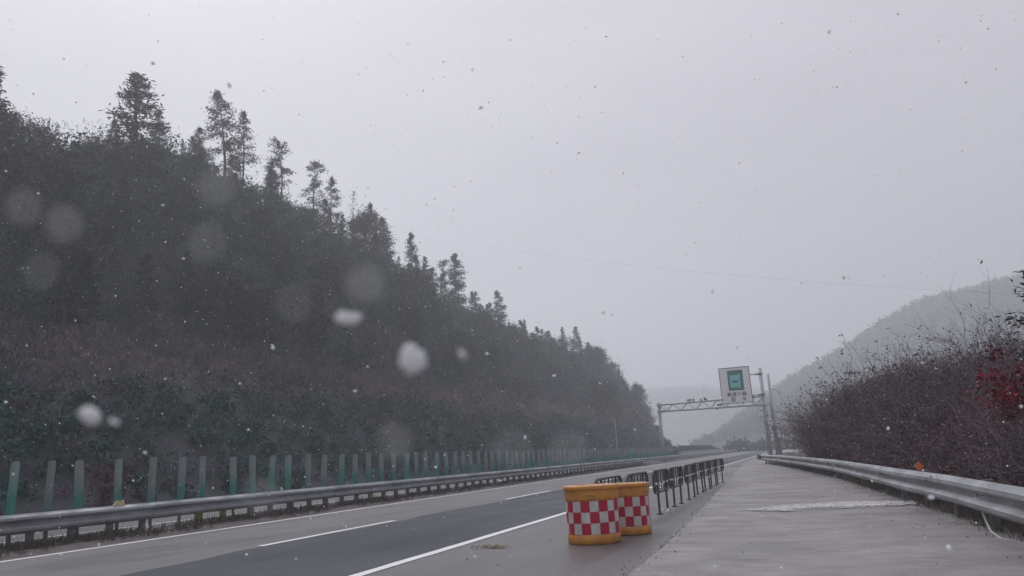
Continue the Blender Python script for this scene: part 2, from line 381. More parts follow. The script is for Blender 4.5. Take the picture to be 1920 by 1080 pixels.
# ------------------------------------------------------------------ terrain
RY = ([-60, 30, 40, 46, 54, 67, 78, 92, 112, 145, 180, 260], [24, 29, 30.3, 31.6, 34.5, 36, 35.5, 34, 31.8, 30, 28.6, 28])
def hill_z(X, Y):
    u = -np.asarray(X, float); Y = np.asarray(Y, float)
    R = np.interp(Y, *RY)
    lo = np.interp(u, [27.8, 29.2, 31, 40, 43, 60], [0, .35, 1.2, 8.6, 9.5, 1])
    t = np.clip((u-43)/17, 0, 1)
    p1 = np.where(u <= 43, lo, 9.5+(R-9.5)*t)
    p1 = np.where(u > 60, R+np.clip(u-60, 0, 5)*.25-np.clip(u-65, 0, 200)*.12, p1)
    p2 = np.interp(u, [27.8, 29, 31, 33.5, 37.5, 46.9, 55, 64, 90, 140], [0, .3, 1, 2.8, 11.5, 23, 27, 28, 25, 20])
    s = np.clip((Y-120)/70, 0, 1); s = s*s*(3-2*s)
    z = p1*(1-s)+p2*s
    e = np.clip((232-Y)/24, 0, 1); e = e*e*(3-2*e)
    z = z*e
    amp = np.clip((u-30)/8, 0, 1)*e
    return z+amp*(.55*nz2(X, Y, .22, 1)+.3*nz2(X, Y, .61, 2))
def grid_mesh(name, xs, ys, zf, m, smooth=True):
    X, Y = np.meshgrid(xs, ys); Z = zf(X, Y); V = np.stack([X, Y, Z], -1).reshape(-1, 3)
    nx, ny = len(xs), len(ys); i = np.arange(nx-1)[None, :]+np.arange(ny-1)[:, None]*nx
    F = np.stack([i, i+1, i+nx+1, i+nx], -1).reshape(-1, 4)
    me = bpy.data.meshes.new(name); me.vertices.add(len(V)); me.vertices.foreach_set('co', V.astype(np.float32).ravel())
    me.loops.add(F.size); me.loops.foreach_set('vertex_index', F.astype(np.int32).ravel())
    me.polygons.add(len(F)); me.polygons.foreach_set('loop_start', np.arange(0, F.size, 4, dtype=np.int32)); me.polygons.foreach_set('loop_total', np.full(len(F), 4, dtype=np.int32))
    me.polygons.foreach_set('use_smooth', np.ones(len(F), bool)); me.materials.append(m); me.update(calc_edges=True); me.validate()
    return me
tag(link('hillside', grid_mesh('hillside', np.arange(-140, -27.6, 1.25), np.arange(-60, 236, 2.0), hill_z, MT['slope'])), kind='structure')

RAIL = [(2.45, 2), (2.40, 6), (2.33, 9), (2.26, 11.5), (2.16, 14.3), (1.96, 16.6), (1.76, 20.5), (1.3, 28.5), (.15, 39.7), (-1.05, 50), (-2.49, 59.3)]
def rail_x(Y): return np.interp(Y, [p[1] for p in RAIL]+[90, 140], [p[0] for p in RAIL]+[-3.0, -3.2])
def bank_z(X, Y):
    d = np.asarray(X)-rail_x(Y)
    z = np.interp(d, [-.5, .3, 1.0, 3.2, 7, 14, 40], [-.03, .0, .25, 1.15, 1.9, 2.4, 2.8])
    z = z*np.interp(Y, [-40, 0, 15, 52, 60, 75], [.9, .9, 1, 1.0, .45, .12])
    return z+np.clip(d, 0, 1.5)*(.12*nz2(X, Y, .9, 4)+.06*nz2(X, Y, 2.2, 5))
def bank():
    ys = np.arange(-12, 130, 1.2); ds = np.concatenate([np.arange(-.45, 6, .45), np.arange(6, 60, 3)])
    Yg, D = np.meshgrid(ys, ds, indexing='ij'); X = rail_x(Yg)+D; Z = bank_z(X, Yg)
    V = np.stack([X, Yg, Z], -1); mb = MB(); mb.v = [tuple(p) for p in V.reshape(-1, 3)]; nx = len(ds)
    mb.f = [(i*nx+j, i*nx+j+1, (i+1)*nx+j+1, (i+1)*nx+j) for i in range(len(ys)-1) for j in range(nx-1)]; mb.m = [0]*len(mb.f)
    return mb.mesh('roadside_bank', MT['soil'], True)
tag(link('roadside_bank', bank()), kind='structure')

def mtn(xp, zp, yr, yfoot, yback, zf_amp, seed):
    def f(X, Y):
        R = np.interp(X, xp, zp)
        a = np.clip((Y-yfoot)/(yr-yfoot), 0, 1); b = np.clip((yback-Y)/(yback-yr), 0, 1)
        z = R*np.minimum(a**.85, 1)*b**.7
        return z+zf_amp*np.minimum(a, b)*(nz2(X, Y, .035, seed)+.5*nz2(X, Y, .11, seed+1))*np.clip(R/20, 0, 1)-.5
    return f
K1, K2 = 1.5, 1.3
MF1 = mtn([K1*q for q in (-70, -45, -38, -9.5, 2, 23, 46, 71, 95, 111, 180, 320)], [K1*q for q in (0, 0, 3.0, 26, 33, 43, 55.5, 66, 70, 73.5, 86, 62)], 400*K1, 250*K1, 560*K1, 3.3, 3)
tag(link('mountain', grid_mesh('mountain', np.arange(-70*K1, 320*K1, 6.0), np.arange(250*K1, 562*K1, 9.0), MF1, MT['hill'])), kind='structure')
MF2 = mtn([K2*q for q in (-420, -330, -250, -165, -90, -60, 0, 80, 260)], [K2*q for q in (40, 62, 70, 68, 66, 62, 52, 66, 60)], 850*K2, 640*K2, 1100*K2, 4, 6)
tag(link('mountain_beyond', grid_mesh('mountain_beyond', np.arange(-420*K2, 260*K2, 13.0), np.arange(640*K2, 1100*K2, 15.0), MF2, MT['hill'])), kind='structure')

# ------------------------------------------------------------------ haze
mh = bpy.data.materials.new('haze_air'); mh.use_nodes = True
hn, hl = mh.node_tree.nodes, mh.node_tree.links
hn.clear(); ho = hn.new('ShaderNodeOutputMaterial'); pv = hn.new('ShaderNodeVolumePrincipled')
pv.inputs['Color'].default_value = (.925, .965, 1.0, 1); pv.inputs['Density'].default_value = 0.0018; pv.inputs['Anisotropy'].default_value = 0.5
hl.new(pv.outputs[0], ho.inputs['Volume'])
hb = MB(); hb.box((-1500, -200, -1.06), (1500, 1500, 150))
tag(link('haze', hb.mesh('haze', mh)), 'pale snowy haze filling the valley', 'haze', kind='stuff')

# ------------------------------------------------------------------ conifers
def tint_for(n, rng, lo=0., hi=1.): return rng.uniform(lo, hi, n)
def make_conifer(seed, base=.25, rmax=1.9, top_r=.25, n_br=70, tufts=4, per=11, shape='cone', trunk_r=.13, gap=0.0, drop=.1):
    """10 m tall prototype: returns (trunk mesh, crown mesh)"""
    rng = np.random.default_rng(seed); mb = MB(); H = 10.0; per = int(per*1.12)
    lean = rng.normal(size=2)*.25
    axis = lambda z: np.array([lean[0]*(z/H)**2+.05*math.sin(z*.9+seed), lean[1]*(z/H)**2+.05*math.cos(z*.7+seed), z])
    zs = np.linspace(-.6, H*.985, 12); mb.tube([axis(z) for z in zs], [max(.012, trunk_r*(1-max(z, 0)/H)**.8+.006) for z in zs], 6)
    C = []; D = []
    for i in range(n_br):
        t = (i+rng.uniform(0, 1))/n_br; zf = base+(1-base)*(t**.92); z = H*zf
        if rng.random() < gap and .15 < t < .8: continue
        u = (zf-base)/(1-base)
        if shape == 'cone': prof = (1-u)**.8*.95+.07
        elif shape == 'column': prof = (min(1, u*4+.45))*(1-u**2.2)*.9+.1
        elif shape == 'tuft': prof = (.45+.55*abs(math.sin(u*7.5+seed)))*(1-u**3)*.9+.16 if u < .6 else (.75*math.sin((u-.6)/.4*2.7)+.25)*.8
        else: prof = math.sqrt(max(0, 1-(2*u-.75)**2*.62))
        L = rmax*prof*rng.uniform(.55, 1.12); az = rng.uniform(0, 2*math.pi) if i % 3 else i*2.4
        rise = (.35*u-drop*(1-u)*1.5+rng.normal()*.08)
        d = np.array([math.cos(az), math.sin(az), 0]); p0 = axis(z); pts = []
        for s in (0, .35, .7, 1.0): pts.append(p0+d*L*s+np.array([0, 0, L*(rise*s-.22*s*s+.20*s**3)]))
        mb.tube(pts, [.03*(1-u*.6), .022*(1-u*.6), .014, .006], 3, cap=False)
        nt = max(2, int(tufts*L/rmax+1.2))
        for k in range(nt):
            s = .32+.70*(k+rng.uniform(.2, .9))/nt
            j = min(2, int(s*3)); q = p0+d*L*s+np.array([0, 0, L*(rise*s-.22*s*s+.20*s**3)])
            rr = .13+.16*L/rmax
            c = q+rng.normal(size=(per, 3))*np.array([rr, rr, rr*.62]); C.append(c); D.append(np.tile(d*.7+[0, 0, .25], (per, 1)))
    for k in range(7):      # leader tuft
        c = axis(H*(.93+.012*k))+rng.normal(size=(per, 3))*np.array([top_r*.32, top_r*.32, .14]); C.append(c); D.append(np.tile([0, 0, .6], (per, 1)))
    C = np.concatenate(C); D = np.concatenate(D)
    V = leaves(C, .32, .10, rng, D, .75)
    return mb.mesh('trunk', MT['bark'], True), quads_mesh('crown', V, MT['needles'], tint_for(len(C), rng))
def make_broad(seed, m, H=10., r=2.6, clumps=34, per=60, leaf=.22, base=.2, flat=1.0):
    rng = np.random.default_rng(seed); mb = MB()
    mb.tube([(0, 0, -.6), (.05, .03, H*.25), (-.08, .1, H*.5), (.05, 0, H*.8)], [.17, .14, .1, .04], 6)
    C = []
    for i in range(clumps):
        u = rng.uniform(0, 1)**.8; z = H*(base+(1-base)*u*.95); rad = r*math.sqrt(max(.03, 1-(1.75*u-.72)**2*.85))
        az = rng.uniform(0, 6.283); rr = rad*rng.uniform(.35, 1.0); c = np.array([math.cos(az)*rr, math.sin(az)*rr, z])
        mb.tube([(0, 0, max(.4, z*.72-.4)), c*[.55, .55, 1]-[0, 0, .35], c], [.05, .03, .01], 3, cap=False)
        n = int(per*rng.uniform(.5, 1.3)); cr = r*rng.uniform(.16, .30)
        C.append(c+rng.normal(size=(n, 3))*[cr, cr, cr*.75])
    C = np.concatenate(C); V = leaves(C, leaf, leaf*.42, rng)
    return mb.mesh('trunk', MT['bark'], True), quads_mesh('crown', V, m, tint_for(len(C), rng))
PROTO = {
    'dense': [make_conifer(s, .10, 2.35, .2, 104, 5, 11, 'cone', .16, .06, .12) for s in (1, 2)],
    'tall': [make_conifer(3, .34, 1.7, .3, 64, 5, 11, 'column', .13, .22), make_conifer(4, .30, 1.8, .3, 56, 5, 11, 'column', .12, .30)],
    'tuft': [make_conifer(s, .38, 1.5, .3, 46, 4, 12, 'tuft', .11, .2) for s in (5, 6)],
    'slender': [make_conifer(s, .2, 1.75, .25, 84, 5, 12, 'cone', .11, .12) for s in (7, 8, 9)],
    'small': [make_conifer(s, .14, 2.2, .3, 80, 5, 11, 'cone', .12, .18) for s in (10, 12)],
    'broad': [make_broad(13, MT['broad'], 10, 2.9, 46, 110, .42)],
    'pole': [make_conifer(14, .6, .5, .2, 14, 2, 6, 'tuft', .06, .2)],
    'bush': [make_broad(s, MT['broad'], 5, 2.6, 30, 80, .34, .05) for s in (15, 16, 17)],
}
ZTOP = {k: [max(v.co.z for v in c.vertices) for _, c in v_] for k, v_ in PROTO.items()}
def plant_tree(name, kind, x, y, ztop, wf, label, cat, group, idx=None, rz=None):
    i = (idx if idx is not None else random.randrange(99)) % len(PROTO[kind]); tr, cr_ = PROTO[kind][i]
    zb = float(hill_z(x, y)); s = max(.15, (ztop-zb)/ZTOP[kind][i])
    t = thing(name, label, cat, (x, y, zb), random.uniform(0, 6.28) if rz is None else rz, group)
    wf *= {'tall': 1.08, 'tuft': 1.2, 'slender': 1.12}.get(kind, 1.0)
    t.scale = (s*wf, s*wf, s)
    part('trunk', tr, None, t); part('crown', cr_, None, t)
    return t
SKY = [
 (-56.0,36.3,34.6,'dense',1.5,'conifer half cut by the left edge of the picture on the ridge'),
 (-57.0,51.0,41.5,'dense',1.6,'broadest dark pyramid shaped conifer standing alone on the ridge'),
 (-58.0,49.4,35.9,'small',1.00,'small conifer touching the left side of the broad dark pyramid conifer'),
 (-58.0,60.1,39.7,'small',1.20,'short grey conifer just left of the tallest slim pair on the ridge'),
 (-59.0,65.7,47.0,'tall',1.10,'taller left one of the paired slim conifers with bare lower trunks'),
 (-60.0,70.0,46.5,'tall',1.00,'shorter right one of the paired slim conifers with bare lower trunks'),
 (-60.0,60.2,38.4,'small',0.90,'low thin conifer right of the broad dark pyramid conifer'),
 (-59.0,76.4,44.9,'tuft',1.00,'slim conifer with a tufted top, next right of the tall pair'),
 (-60.0,75.7,41.8,'small',0.90,'small conifer hugging the left side of a slim tufted one'),
 (-59.0,87.5,43.6,'tall',0.95,'slim conifer with a bare trunk left of the thin bare tree'),
 (-59.0,99.5,43.0,'tall',1.00,'slim conifer rising behind the right half of the broad rounded tree'),
 (-59.0,83.2,44.8,'tuft',0.90,'slim tufted conifer, second to the right of the tall pair'),
 (-57.0,82.7,38.1,'small',1.30,'spreading low conifer at the foot of the second tufted conifer'),
 (-60.0,94.8,43.8,'pole',1.00,'nearly bare thin tree with a small tuft at its tip above the ridge'),
 (-58.0,95.6,41.5,'broad',1.00,'broad rounded tree with a full loose crown halfway along the ridge'),
 (-59.0,90.3,37.3,'small',1.10,'short conifer left of the broad rounded tree on the ridge'),
 (-59.0,103.8,42.1,'slender',1.20,'slender conifer merging with the right side of the broad rounded tree'),
 (-59.0,112.6,41.8,'slender',1.00,'lone narrow spire of a conifer right of the broad rounded tree'),
 (-58.0,115.2,37.8,'small',1.00,'small conifer below right of the lone narrow spire'),
 (-60.0,126.3,40.3,'tuft',1.00,'thin tufted conifer, left of a close pair midway down the ridge'),
 (-59.0,130.5,42.5,'slender',1.25,'open branched conifer, right of a close pair midway down the ridge'),
 (-58.0,136.8,35.8,'small',1.10,'low conifer in the gap below the open branched conifer'),
 (-59.0,154.6,39.7,'slender',1.20,'separate conifer standing clear above the hazy lower half of the ridge'),
 (-57.0,140.8,31.7,'small',1.10,'low conifer left of the one standing clear above the hazy ridge'),
 (-57.0,165.5,34.1,'dense',0.80,'first pointed conifer of the hazy row running down to the gantry'),
 (-57.0,179.4,33.8,'slender',1.20,'second pointed conifer of the hazy row running down to the gantry'),
 (-57.0,197.3,37.1,'dense',0.90,'third pointed conifer of the hazy row running down to the gantry'),
 (-57.0,211.6,39.3,'slender',1.10,'fourth and thinnest conifer of the hazy row running down to the gantry'),
 (-55.0,218.4,35.3,'dense',0.90,'fifth conifer of the hazy row running down to the gantry'),
 (-52.0,222.4,32.8,'slender',1.20,'sixth conifer of the hazy row running down to the gantry'),
 (-49.0,220.0,28.0,'dense',1.00,'seventh conifer of the hazy row, above the steep end of the hill'),
 (-46.0,215.8,23.5,'small',1.00,'last small conifer on the steep end of the hazy hill'),
]
for i, (x, y, zt, kd, wf, lb) in enumerate(SKY):
    plant_tree('broadleaf_tree' if kd == 'broad' else 'bare_tree' if kd == 'pole' else 'conifer', kd, x, y, zt, wf, lb, 'tree', 'trees on the skyline of the hill', i)
def zone(y):
    return ('left of the broad pyramid conifer' if y < 49 else 'between the broad pyramid conifer and the slim pair' if y < 64 else 'by the slim conifer pair' if y < 74 else 'under the slim tufted conifers' if y < 88
            else 'around the broad rounded tree' if y < 108 else 'around the lone narrow spire' if y < 124 else 'around the close conifer pair midway' if y < 148 else 'under the hazy conifer row' if y < 190 else 'at the far hazy end')
# rounded evergreen bushes along the ridge and trees standing in the growth of the slope
rng = np.random.default_rng(21)
for k in range(64):
    y = 30+170*(k/64)**1.1+rng.uniform(-1.5, 1.5); x = -rng.uniform(56, 61); h = rng.uniform(2.4, 4.4) if y < 60 else rng.uniform(1.8, 3.6)
    plant_tree('evergreen_bush', 'bush', x, y, float(hill_z(x, y))+h, rng.uniform(.8, 1.3), 'round dark bush on the hill crest, '+zone(y), 'bush', 'bushes along the hill crest')
for k in range(66):      # shorter conifers filling the gaps of the skyline
    y = 58+165*((k+.5)/66)**1.2+rng.uniform(-1.5, 1.5); x = -rng.uniform(56.5, 61.5) if y < 200 else -rng.uniform(50, 56); h = rng.uniform(3.4, 6.8)*(1.25 if 80 < y < 150 else 1)
    if 62 < y < 92 and k % 2: continue
    plant_tree('conifer', ['small', 'slender', 'tall', 'tuft', 'slender'][int(rng.integers(0, 5))], x, y, float(hill_z(x, y))+h, rng.uniform(.95, 1.35), 'shorter grey conifer of the skyline, '+zone(y), 'tree', 'trees on the skyline of the hill')
for k in range(190):
    y = 32+185*(k/190)**1.15+rng.uniform(-3, 3); u = rng.uniform(44, 58) if y < 150 else rng.uniform(36, 56); h = rng.uniform(3.2, 8.0)*(1 if u < 54 else .6)
    kd = ['small', 'slender', 'dense', 'broad', 'bush', 'tall'][int(rng.integers(0, 6))]
    nm = 'broadleaf_tree' if kd in ('broad', 'bush') else 'conifer'
    lb = 'dark broadleaf tree on the upper slope, '+zone(y) if nm == 'broadleaf_tree' else 'dark conifer on the upper slope, '+zone(y)
    plant_tree(nm, kd, -u, y, float(hill_z(-u, y))+h, rng.uniform(.9, 1.3), lb, 'tree', 'trees in the growth of the upper hillside')

# ------------------------------------------------------------------ undergrowth of the slope (one mass)
def undergrowth(n, seed):
    rng = np.random.default_rng(seed)
    y = 12+ (222-12)*rng.uniform(0, 1, n)**1.35; u = 28.6+rng.uniform(0, 1, n)**.85*34.0
    z = hill_z(-u, y)
    per = 105
    band = z+2.0*nz2(u, y, .16, 7)
    sz = (.5+1.5*rng.uniform(0, 1, n)**2.2)*np.where(band > 11, 1.25, .85)
    zone = np.select([band < 7.2, band < 11.8, band < 19], [0, 2, 1], 0)
    # purple brown bare shrubs spread through the middle, green through the rest
    mixr = rng.uniform(0, 1, n); nn = nz2(u, y, .12, 9)
    zone = np.where((zone == 1) & (mixr < .48-nn*.4), 0, zone)
    zone = np.where((zone == 0) & (mixr > .80+nn*.25), 1, zone); zone = np.where((zone == 2) & (mixr < .35), 1, zone)
    tn = np.select([zone == 0, zone == 1], [rng.uniform(0, .30, n), rng.uniform(.34, .62, n)], rng.uniform(.66, 1, n))
    cx = np.stack([-u, y, z+sz*.55], 1)
    off = rng.normal(size=(n, per, 3)); off = off/np.maximum(np.linalg.norm(off, axis=-1, keepdims=True), 1e-6)*rng.uniform(.45, 1, (n, per, 1))**.5
    C = (cx[:, None, :]+off*(sz[:, None, None]*np.array([1.25, 1.25, .8]))).reshape(-1, 3)
    T = np.clip(np.repeat(tn, per)+rng.normal(size=n*per)*.012, 0, 1)
    zr = np.repeat(zone, per)
    D = np.where((zr == 0)[:, None], np.array([0, 0, .1]), np.array([0, 0, 1.6]))
    ln = np.where(zr == 0, .34, .75)*np.repeat(np.clip(y/70, .7, 2.2), per)**.6; wd = np.where(zr == 0, .19, .07)*np.repeat(np.clip(y/70, .7, 2.2), per)**.6
    V = leaves(C, ln, wd, rng, D, 1.0)
    return quads_mesh('hillside_undergrowth', V, MT['shrub'], T)
tag(link('hillside_undergrowth', undergrowth(5600, 31)), 'dense winter undergrowth of bushes and dry stems covering the cut slope', 'undergrowth', kind='stuff')

# ------------------------------------------------------------------ far woods (masses)
def far_wood(name, pts, hts, seed, m=MT['needles'], per=14):
    rng = np.random.default_rng(seed); P = np.array(pts); n = len(P); h = np.array(hts)
    C = (P[:, None, :]+rng.normal(size=(n, per, 3))*(h[:, None, None]*np.array([.2, .2, .26]))+np.array([0, 0, .45])*h[:, None, None]).reshape(-1, 3)
    V = leaves(C, np.repeat(h, per)*.38, np.repeat(h, per)*.24, rng, np.array([0, 0, .8]), .8)
    return quads_mesh(name, V, m, rng.uniform(0, 1, len(C)))
def scatter(zf, x0, x1, y0, y1, n, seed, h0, h1, zmin=1.5):
    r = np.random.default_rng(seed); x = r.uniform(x0, x1, n); y = r.uniform(y0, y1, n); z = zf(x, y); k = z > zmin
    return np.stack([x, y, z], 1)[k], r.uniform(h0, h1, n)[k]
p, h = scatter(MF1, -75, 300, 405, 618, 9000, 41, 2.6, 5.2)
tag(link('mountain_forest', far_wood('mountain_forest', p, h, 42)), 'hazy woods covering the grey mountain beyond the gantry', 'forest', kind='stuff')
p, h = scatter(MF2, -390, 156, 910, 1120, 3500, 43, 5, 9)
tag(link('mountain_forest', far_wood('mountain_forest', p, h, 44, per=8)), 'faint woods on the farthest mountain', 'forest', kind='stuff')
r = np.random.default_rng(45); n = 130
p = np.stack([r.uniform(-19, 4, n), r.uniform(226, 246, n), np.zeros(n)-.3], 1); h = r.uniform(1.2, 3.6, n)**1.0
tag(link('far_treeline', far_wood('far_treeline', p, h, 46, per=60)), 'low hazy tree line at the end of the road', 'forest', kind='stuff')

# ------------------------------------------------------------------ median guardrail
PROF = [(o_, z_*.42/.36) for o_, z_ in ((.0, .0), (.035, .025), (.10, .055), (.11, .10), (.04, .145), (.0, .165), (.0, .195), (.035, .215), (.11, .26), (.10, .305), (.035, .335), (.0, .36))]
def beam_mesh(P, Q, top, side, ext=.24, lift=0.):
    """W-beam between plan points P and Q; side = +1 bulges to the right of P->Q"""
    P = Vector((*P, 0)); Q = Vector((*Q, 0)); d = (Q-P).normalized(); nrm = Vector((d.y, -d.x, 0))*side
    P = P-d*ext*.5; Q = Q+d*ext*.5; mb = MB(); th = .006; rings = []
    for X in (P, Q):
        ring = [tuple(X+nrm*(o+lift)+Vector((0, 0, top-.42+z))) for o, z in PROF]+[tuple(X+nrm*(o+lift-th)+Vector((0, 0, top-.42+z))) for o, z in reversed(PROF)]
        rings.append(ring)
    n = len(rings[0]); mb.v = rings[0]+rings[1]
    for i in range(n): mb.f.append((i, (i+1) % n, n+(i+1) % n, n+i)); mb.m.append(0)
    m_ = len(PROF)
    for o in (0, n):
        for i in range(m_-1): mb.f.append((o+i, o+i+1, o+n-2-i, o+n-1-i)); mb.m.append(0)
    return mb
GX = -16.1; TOP = .722
g = thing('median_guardrail', 'long galvanised steel guardrail with close posts along the road median', 'guardrail', (GX, 0, 0))
b0 = beam_mesh((0, 0), (0, 4.16), TOP, 1).mesh('beam', MT['steel'])
b1 = beam_mesh((0, 0), (0, 4.16), TOP, 1, lift=.012).mesh('beam', MT['steel'])
y = 3.0
for k in range(60):
    link('beam', b0 if k % 2 else b1, g, (0.09, y, 0)); y += 4.16
pm = MB(); pm.box((-.055, -.065, -.3), (.055, .065, .67)); pm_ = pm.mesh('post', MT['post'])
pc = MB(); pc.box((-.055, -.065, -.3), (.055, .065, .67)); pc.box((-.06, -.07, .07), (.06, .07, .352)); pcm = pc.mesh('post', MT['yellow_post'])
sp = MB(); sp.box((.057, -.05, .44), (.088, .05, .64)); spm = sp.mesh('spacer', MT['post'])
py = [13.35-1.03*k for k in range(9, 0, -1)]+[13.35, 14.4, 15.4, 17.35, 18.35, 19.55, 20.5, 21.6, 22.6]+[23.6+1.03*k for k in range(60)]+[86+2.06*k for k in range(80)]
for yy in py:
    yel = abs(yy-17.35) < .1 or abs(yy-18.35) < .1 or abs(yy-26.7) < .1
    o = link('post', pcm if yel else pm_, g, (0, yy, 0)); link('spacer', spm, o)
    if yel: o['label'] = 'post with a faded yellow reflective wrap'
rf = MB(); rf.face([(-.02, -.19, 0), (-.02, .19, 0), (-.02, .12, .11), (-.02, -.08, .14)]); rf.face([(.03, .19, 0), (.03, -.19, 0), (.03, -.08, .14), (.03, .12, .11)])
rf.face([(-.02, -.08, .14), (-.02, .12, .11), (.03, .12, .11), (.03, -.08, .14)]); rf.face([(-.02, -.19, 0), (-.02, -.08, .14), (.03, -.08, .14), (.03, -.19, 0)]); rf.face([(-.02, .19, 0), (.03, .19, 0), (.03, .12, .11), (-.02, .12, .11)])
o = part('reflector', rf, MT['yellow_mark'], g, label='cream trapezoid reflector on the rail'); o.location = (.10, 14.55, TOP-.02)
rf2 = MB(); rf2.box((-.01, -.03, 0), (.02, .03, .08)); rf2.face([(-.005, -.05, .08), (-.005, .05, .08), (-.005, 0, .15)])
o = part('reflector', rf2, MT['reflect_white'], g, label='small pointed white reflector on the rail'); o.location = (.10, 20.95, TOP-.01)
rf3 = MB(); rf3.box((-.01, -.02, 0), (.015, .02, .12))
o = part('reflector', rf3, MT['reflect_white'], g, label='thin white reflector peg on the rail'); o.location = (.0, 14.75, TOP)

# ------------------------------------------------------------------ anti-glare panels standing behind the rail
def blade_mb(lean=0.):
    """curved vertical blade, 0.2 m wide, rounded top corners, stiffening rib"""
    mb = MB(); w = .10; z0, z1 = .66, 1.87; zs = [z0, z0+.3, z0+.6, z1-.22, z1-.05, z1]; ww = [w, w, w, w, w*.97, w*.72]
    xs = [-1, -.55, -.12, .12, .55, 1]; dep = [.0, .012, .03, .03, .012, .0]
    for sgn, off in ((1, 0), (-1, -.012)):
        for i in range(len(zs)-1):
            for j in range(len(xs)-1):
                q = [(xs[j]*ww[i]+lean*(zs[i]-z0), -dep[j]+off, zs[i]), (xs[j+1]*ww[i]+lean*(zs[i]-z0), -dep[j+1]+off, zs[i]), (xs[j+1]*ww[i+1]+lean*(zs[i+1]-z0), -dep[j+1]+off, zs[i+1]), (xs[j]*ww[i+1]+lean*(zs[i+1]-z0), -dep[j]+off, zs[i+1])]
                mb.face(q if sgn > 0 else q[::-1])
    for j in (0, 5):
        for i in range(len(zs)-1):
            mb.face([(xs[j]*ww[i]+lean*(zs[i]-z0), -dep[j], zs[i]), (xs[j]*ww[i+1]+lean*(zs[i+1]-z0), -dep[j], zs[i+1]), (xs[j]*ww[i+1]+lean*(zs[i+1]-z0), -dep[j]-.012, zs[i+1]), (xs[j]*ww[i]+lean*(zs[i]-z0), -dep[j]-.012, zs[i])])
    return mb
def blade_mat(name, top, low, zc):
    m = bpy.data.materials.new(name); m.use_nodes = True; n, l = m.node_tree.nodes, m.node_tree.links; b = n['Principled BSDF']; b.inputs['Roughness'].default_value = .5
    t = n.new('ShaderNodeTexCoord'); sx = n.new('ShaderNodeSeparateXYZ'); l.new(t.outputs['Object'], sx.inputs[0])
    z = n.new('ShaderNodeTexNoise'); z.inputs['Scale'].default_value = 7; l.new(t.outputs['Object'], z.inputs['Vector'])
    a = n.new('ShaderNodeMath'); a.operation = 'MULTIPLY_ADD'; a.inputs[1].default_value = .5; l.new(z.outputs['Fac'], a.inputs[0]); l.new(sx.outputs['Z'], a.inputs[2])
    r = n.new('ShaderNodeValToRGB'); r.color_ramp.elements[0].position = (zc+.05)/2.2; r.color_ramp.elements[1].position = (zc+.5)/2.2
    r.color_ramp.elements[0].color = (*low, 1); r.color_ramp.elements[1].color = (*top, 1)
    d = n.new('ShaderNodeMath'); d.operation = 'DIVIDE'; d.inputs[1].default_value = 2.2; l.new(a.outputs[0], d.inputs[0]); l.new(d.outputs[0], r.inputs[0]); l.new(r.outputs[0], b.inputs['Base Color'])
    return m
BM = [blade_mat('faded_green', (.20, .24, .24), (.045, .19, .165), 1.15), blade_mat('faded_olive', (.19, .215, .215), (.085, .175, .165), .95), blade_mat('greener', (.19, .27, .26), (.045, .22, .17), 1.3)]
BMS = [blade_mb(l).mesh('blade', m) for l, m in ((0, BM[0]), (.02, BM[1]), (.035, BM[2]), (-.015, BM[0]))]
hk = MB(); hk.box((-.03, -.02, .0), (.03, .05, .72)); hkm = hk.mesh('support', MT['post'])
PY = [11.9, 12.76, 13.6, 14.7, 15.75, 16.75, 17.6, 18.9, 19.8, 20.7, 21.55, 22.7, 23.6, 24.7, 25.7, 26.7]
ORD = 'first second third fourth fifth sixth seventh eighth ninth tenth eleventh twelfth thirteenth fourteenth fifteenth sixteenth'.split()
LOOK = ['with a strongly green foot', 'with a worn brownish edge', 'narrow and grey', 'standing by the cream reflector', 'grey above and green below', 'faded and slightly bent', 'split by a pale line', 'pale and evenly faded', 'pale and plain', 'with a green lower half', 'slim with a green lower half', 'tinged brown at the top', 'with a clear green foot', 'dull and plain', 'dim behind the spray', 'dim behind the spray']
PYall = PY+[27.75+1.03*k for k in range(78)]
for i, yy in enumerate(PYall):
    if i < 16: lb, gp = 'faded green anti-glare panel, %s from the left edge, %s' % (ORD[i], LOOK[i]), 'anti-glare panels on the median'
    elif i < 30: lb, gp = 'dim green anti-glare panel, %s from the left edge' % 'seventeenth eighteenth nineteenth twentieth twenty-first twenty-second twenty-third twenty-fourth twenty-fifth twenty-sixth twenty-seventh twenty-eighth twenty-ninth thirtieth'.split()[i-16], 'anti-glare panels on the median'
    elif i < 46: lb, gp = 'dim green anti-glare panel in the far run behind the median guardrail', 'anti-glare panels on the median'
    else: lb, gp = 'hazy green anti-glare panel at the far end of the median row', 'anti-glare panels on the median'
    t = thing('antiglare_panel', lb, 'anti-glare panel', (GX-.10, yy, 0), .38+random.uniform(-.2, .2)+(.9 if i in (2, 6) else 0), gp)
    t.rotation_euler[0] = random.uniform(-.035, .035); t.rotation_euler[1] = random.uniform(-.035, .035)
    s = random.uniform(.985, 1.015); t.scale = (1, 1, s)
    link('blade', BMS[[2, 1, 3, 0][i % 4] if i < 4 else random.randrange(4)], t); link('support', hkm, t)

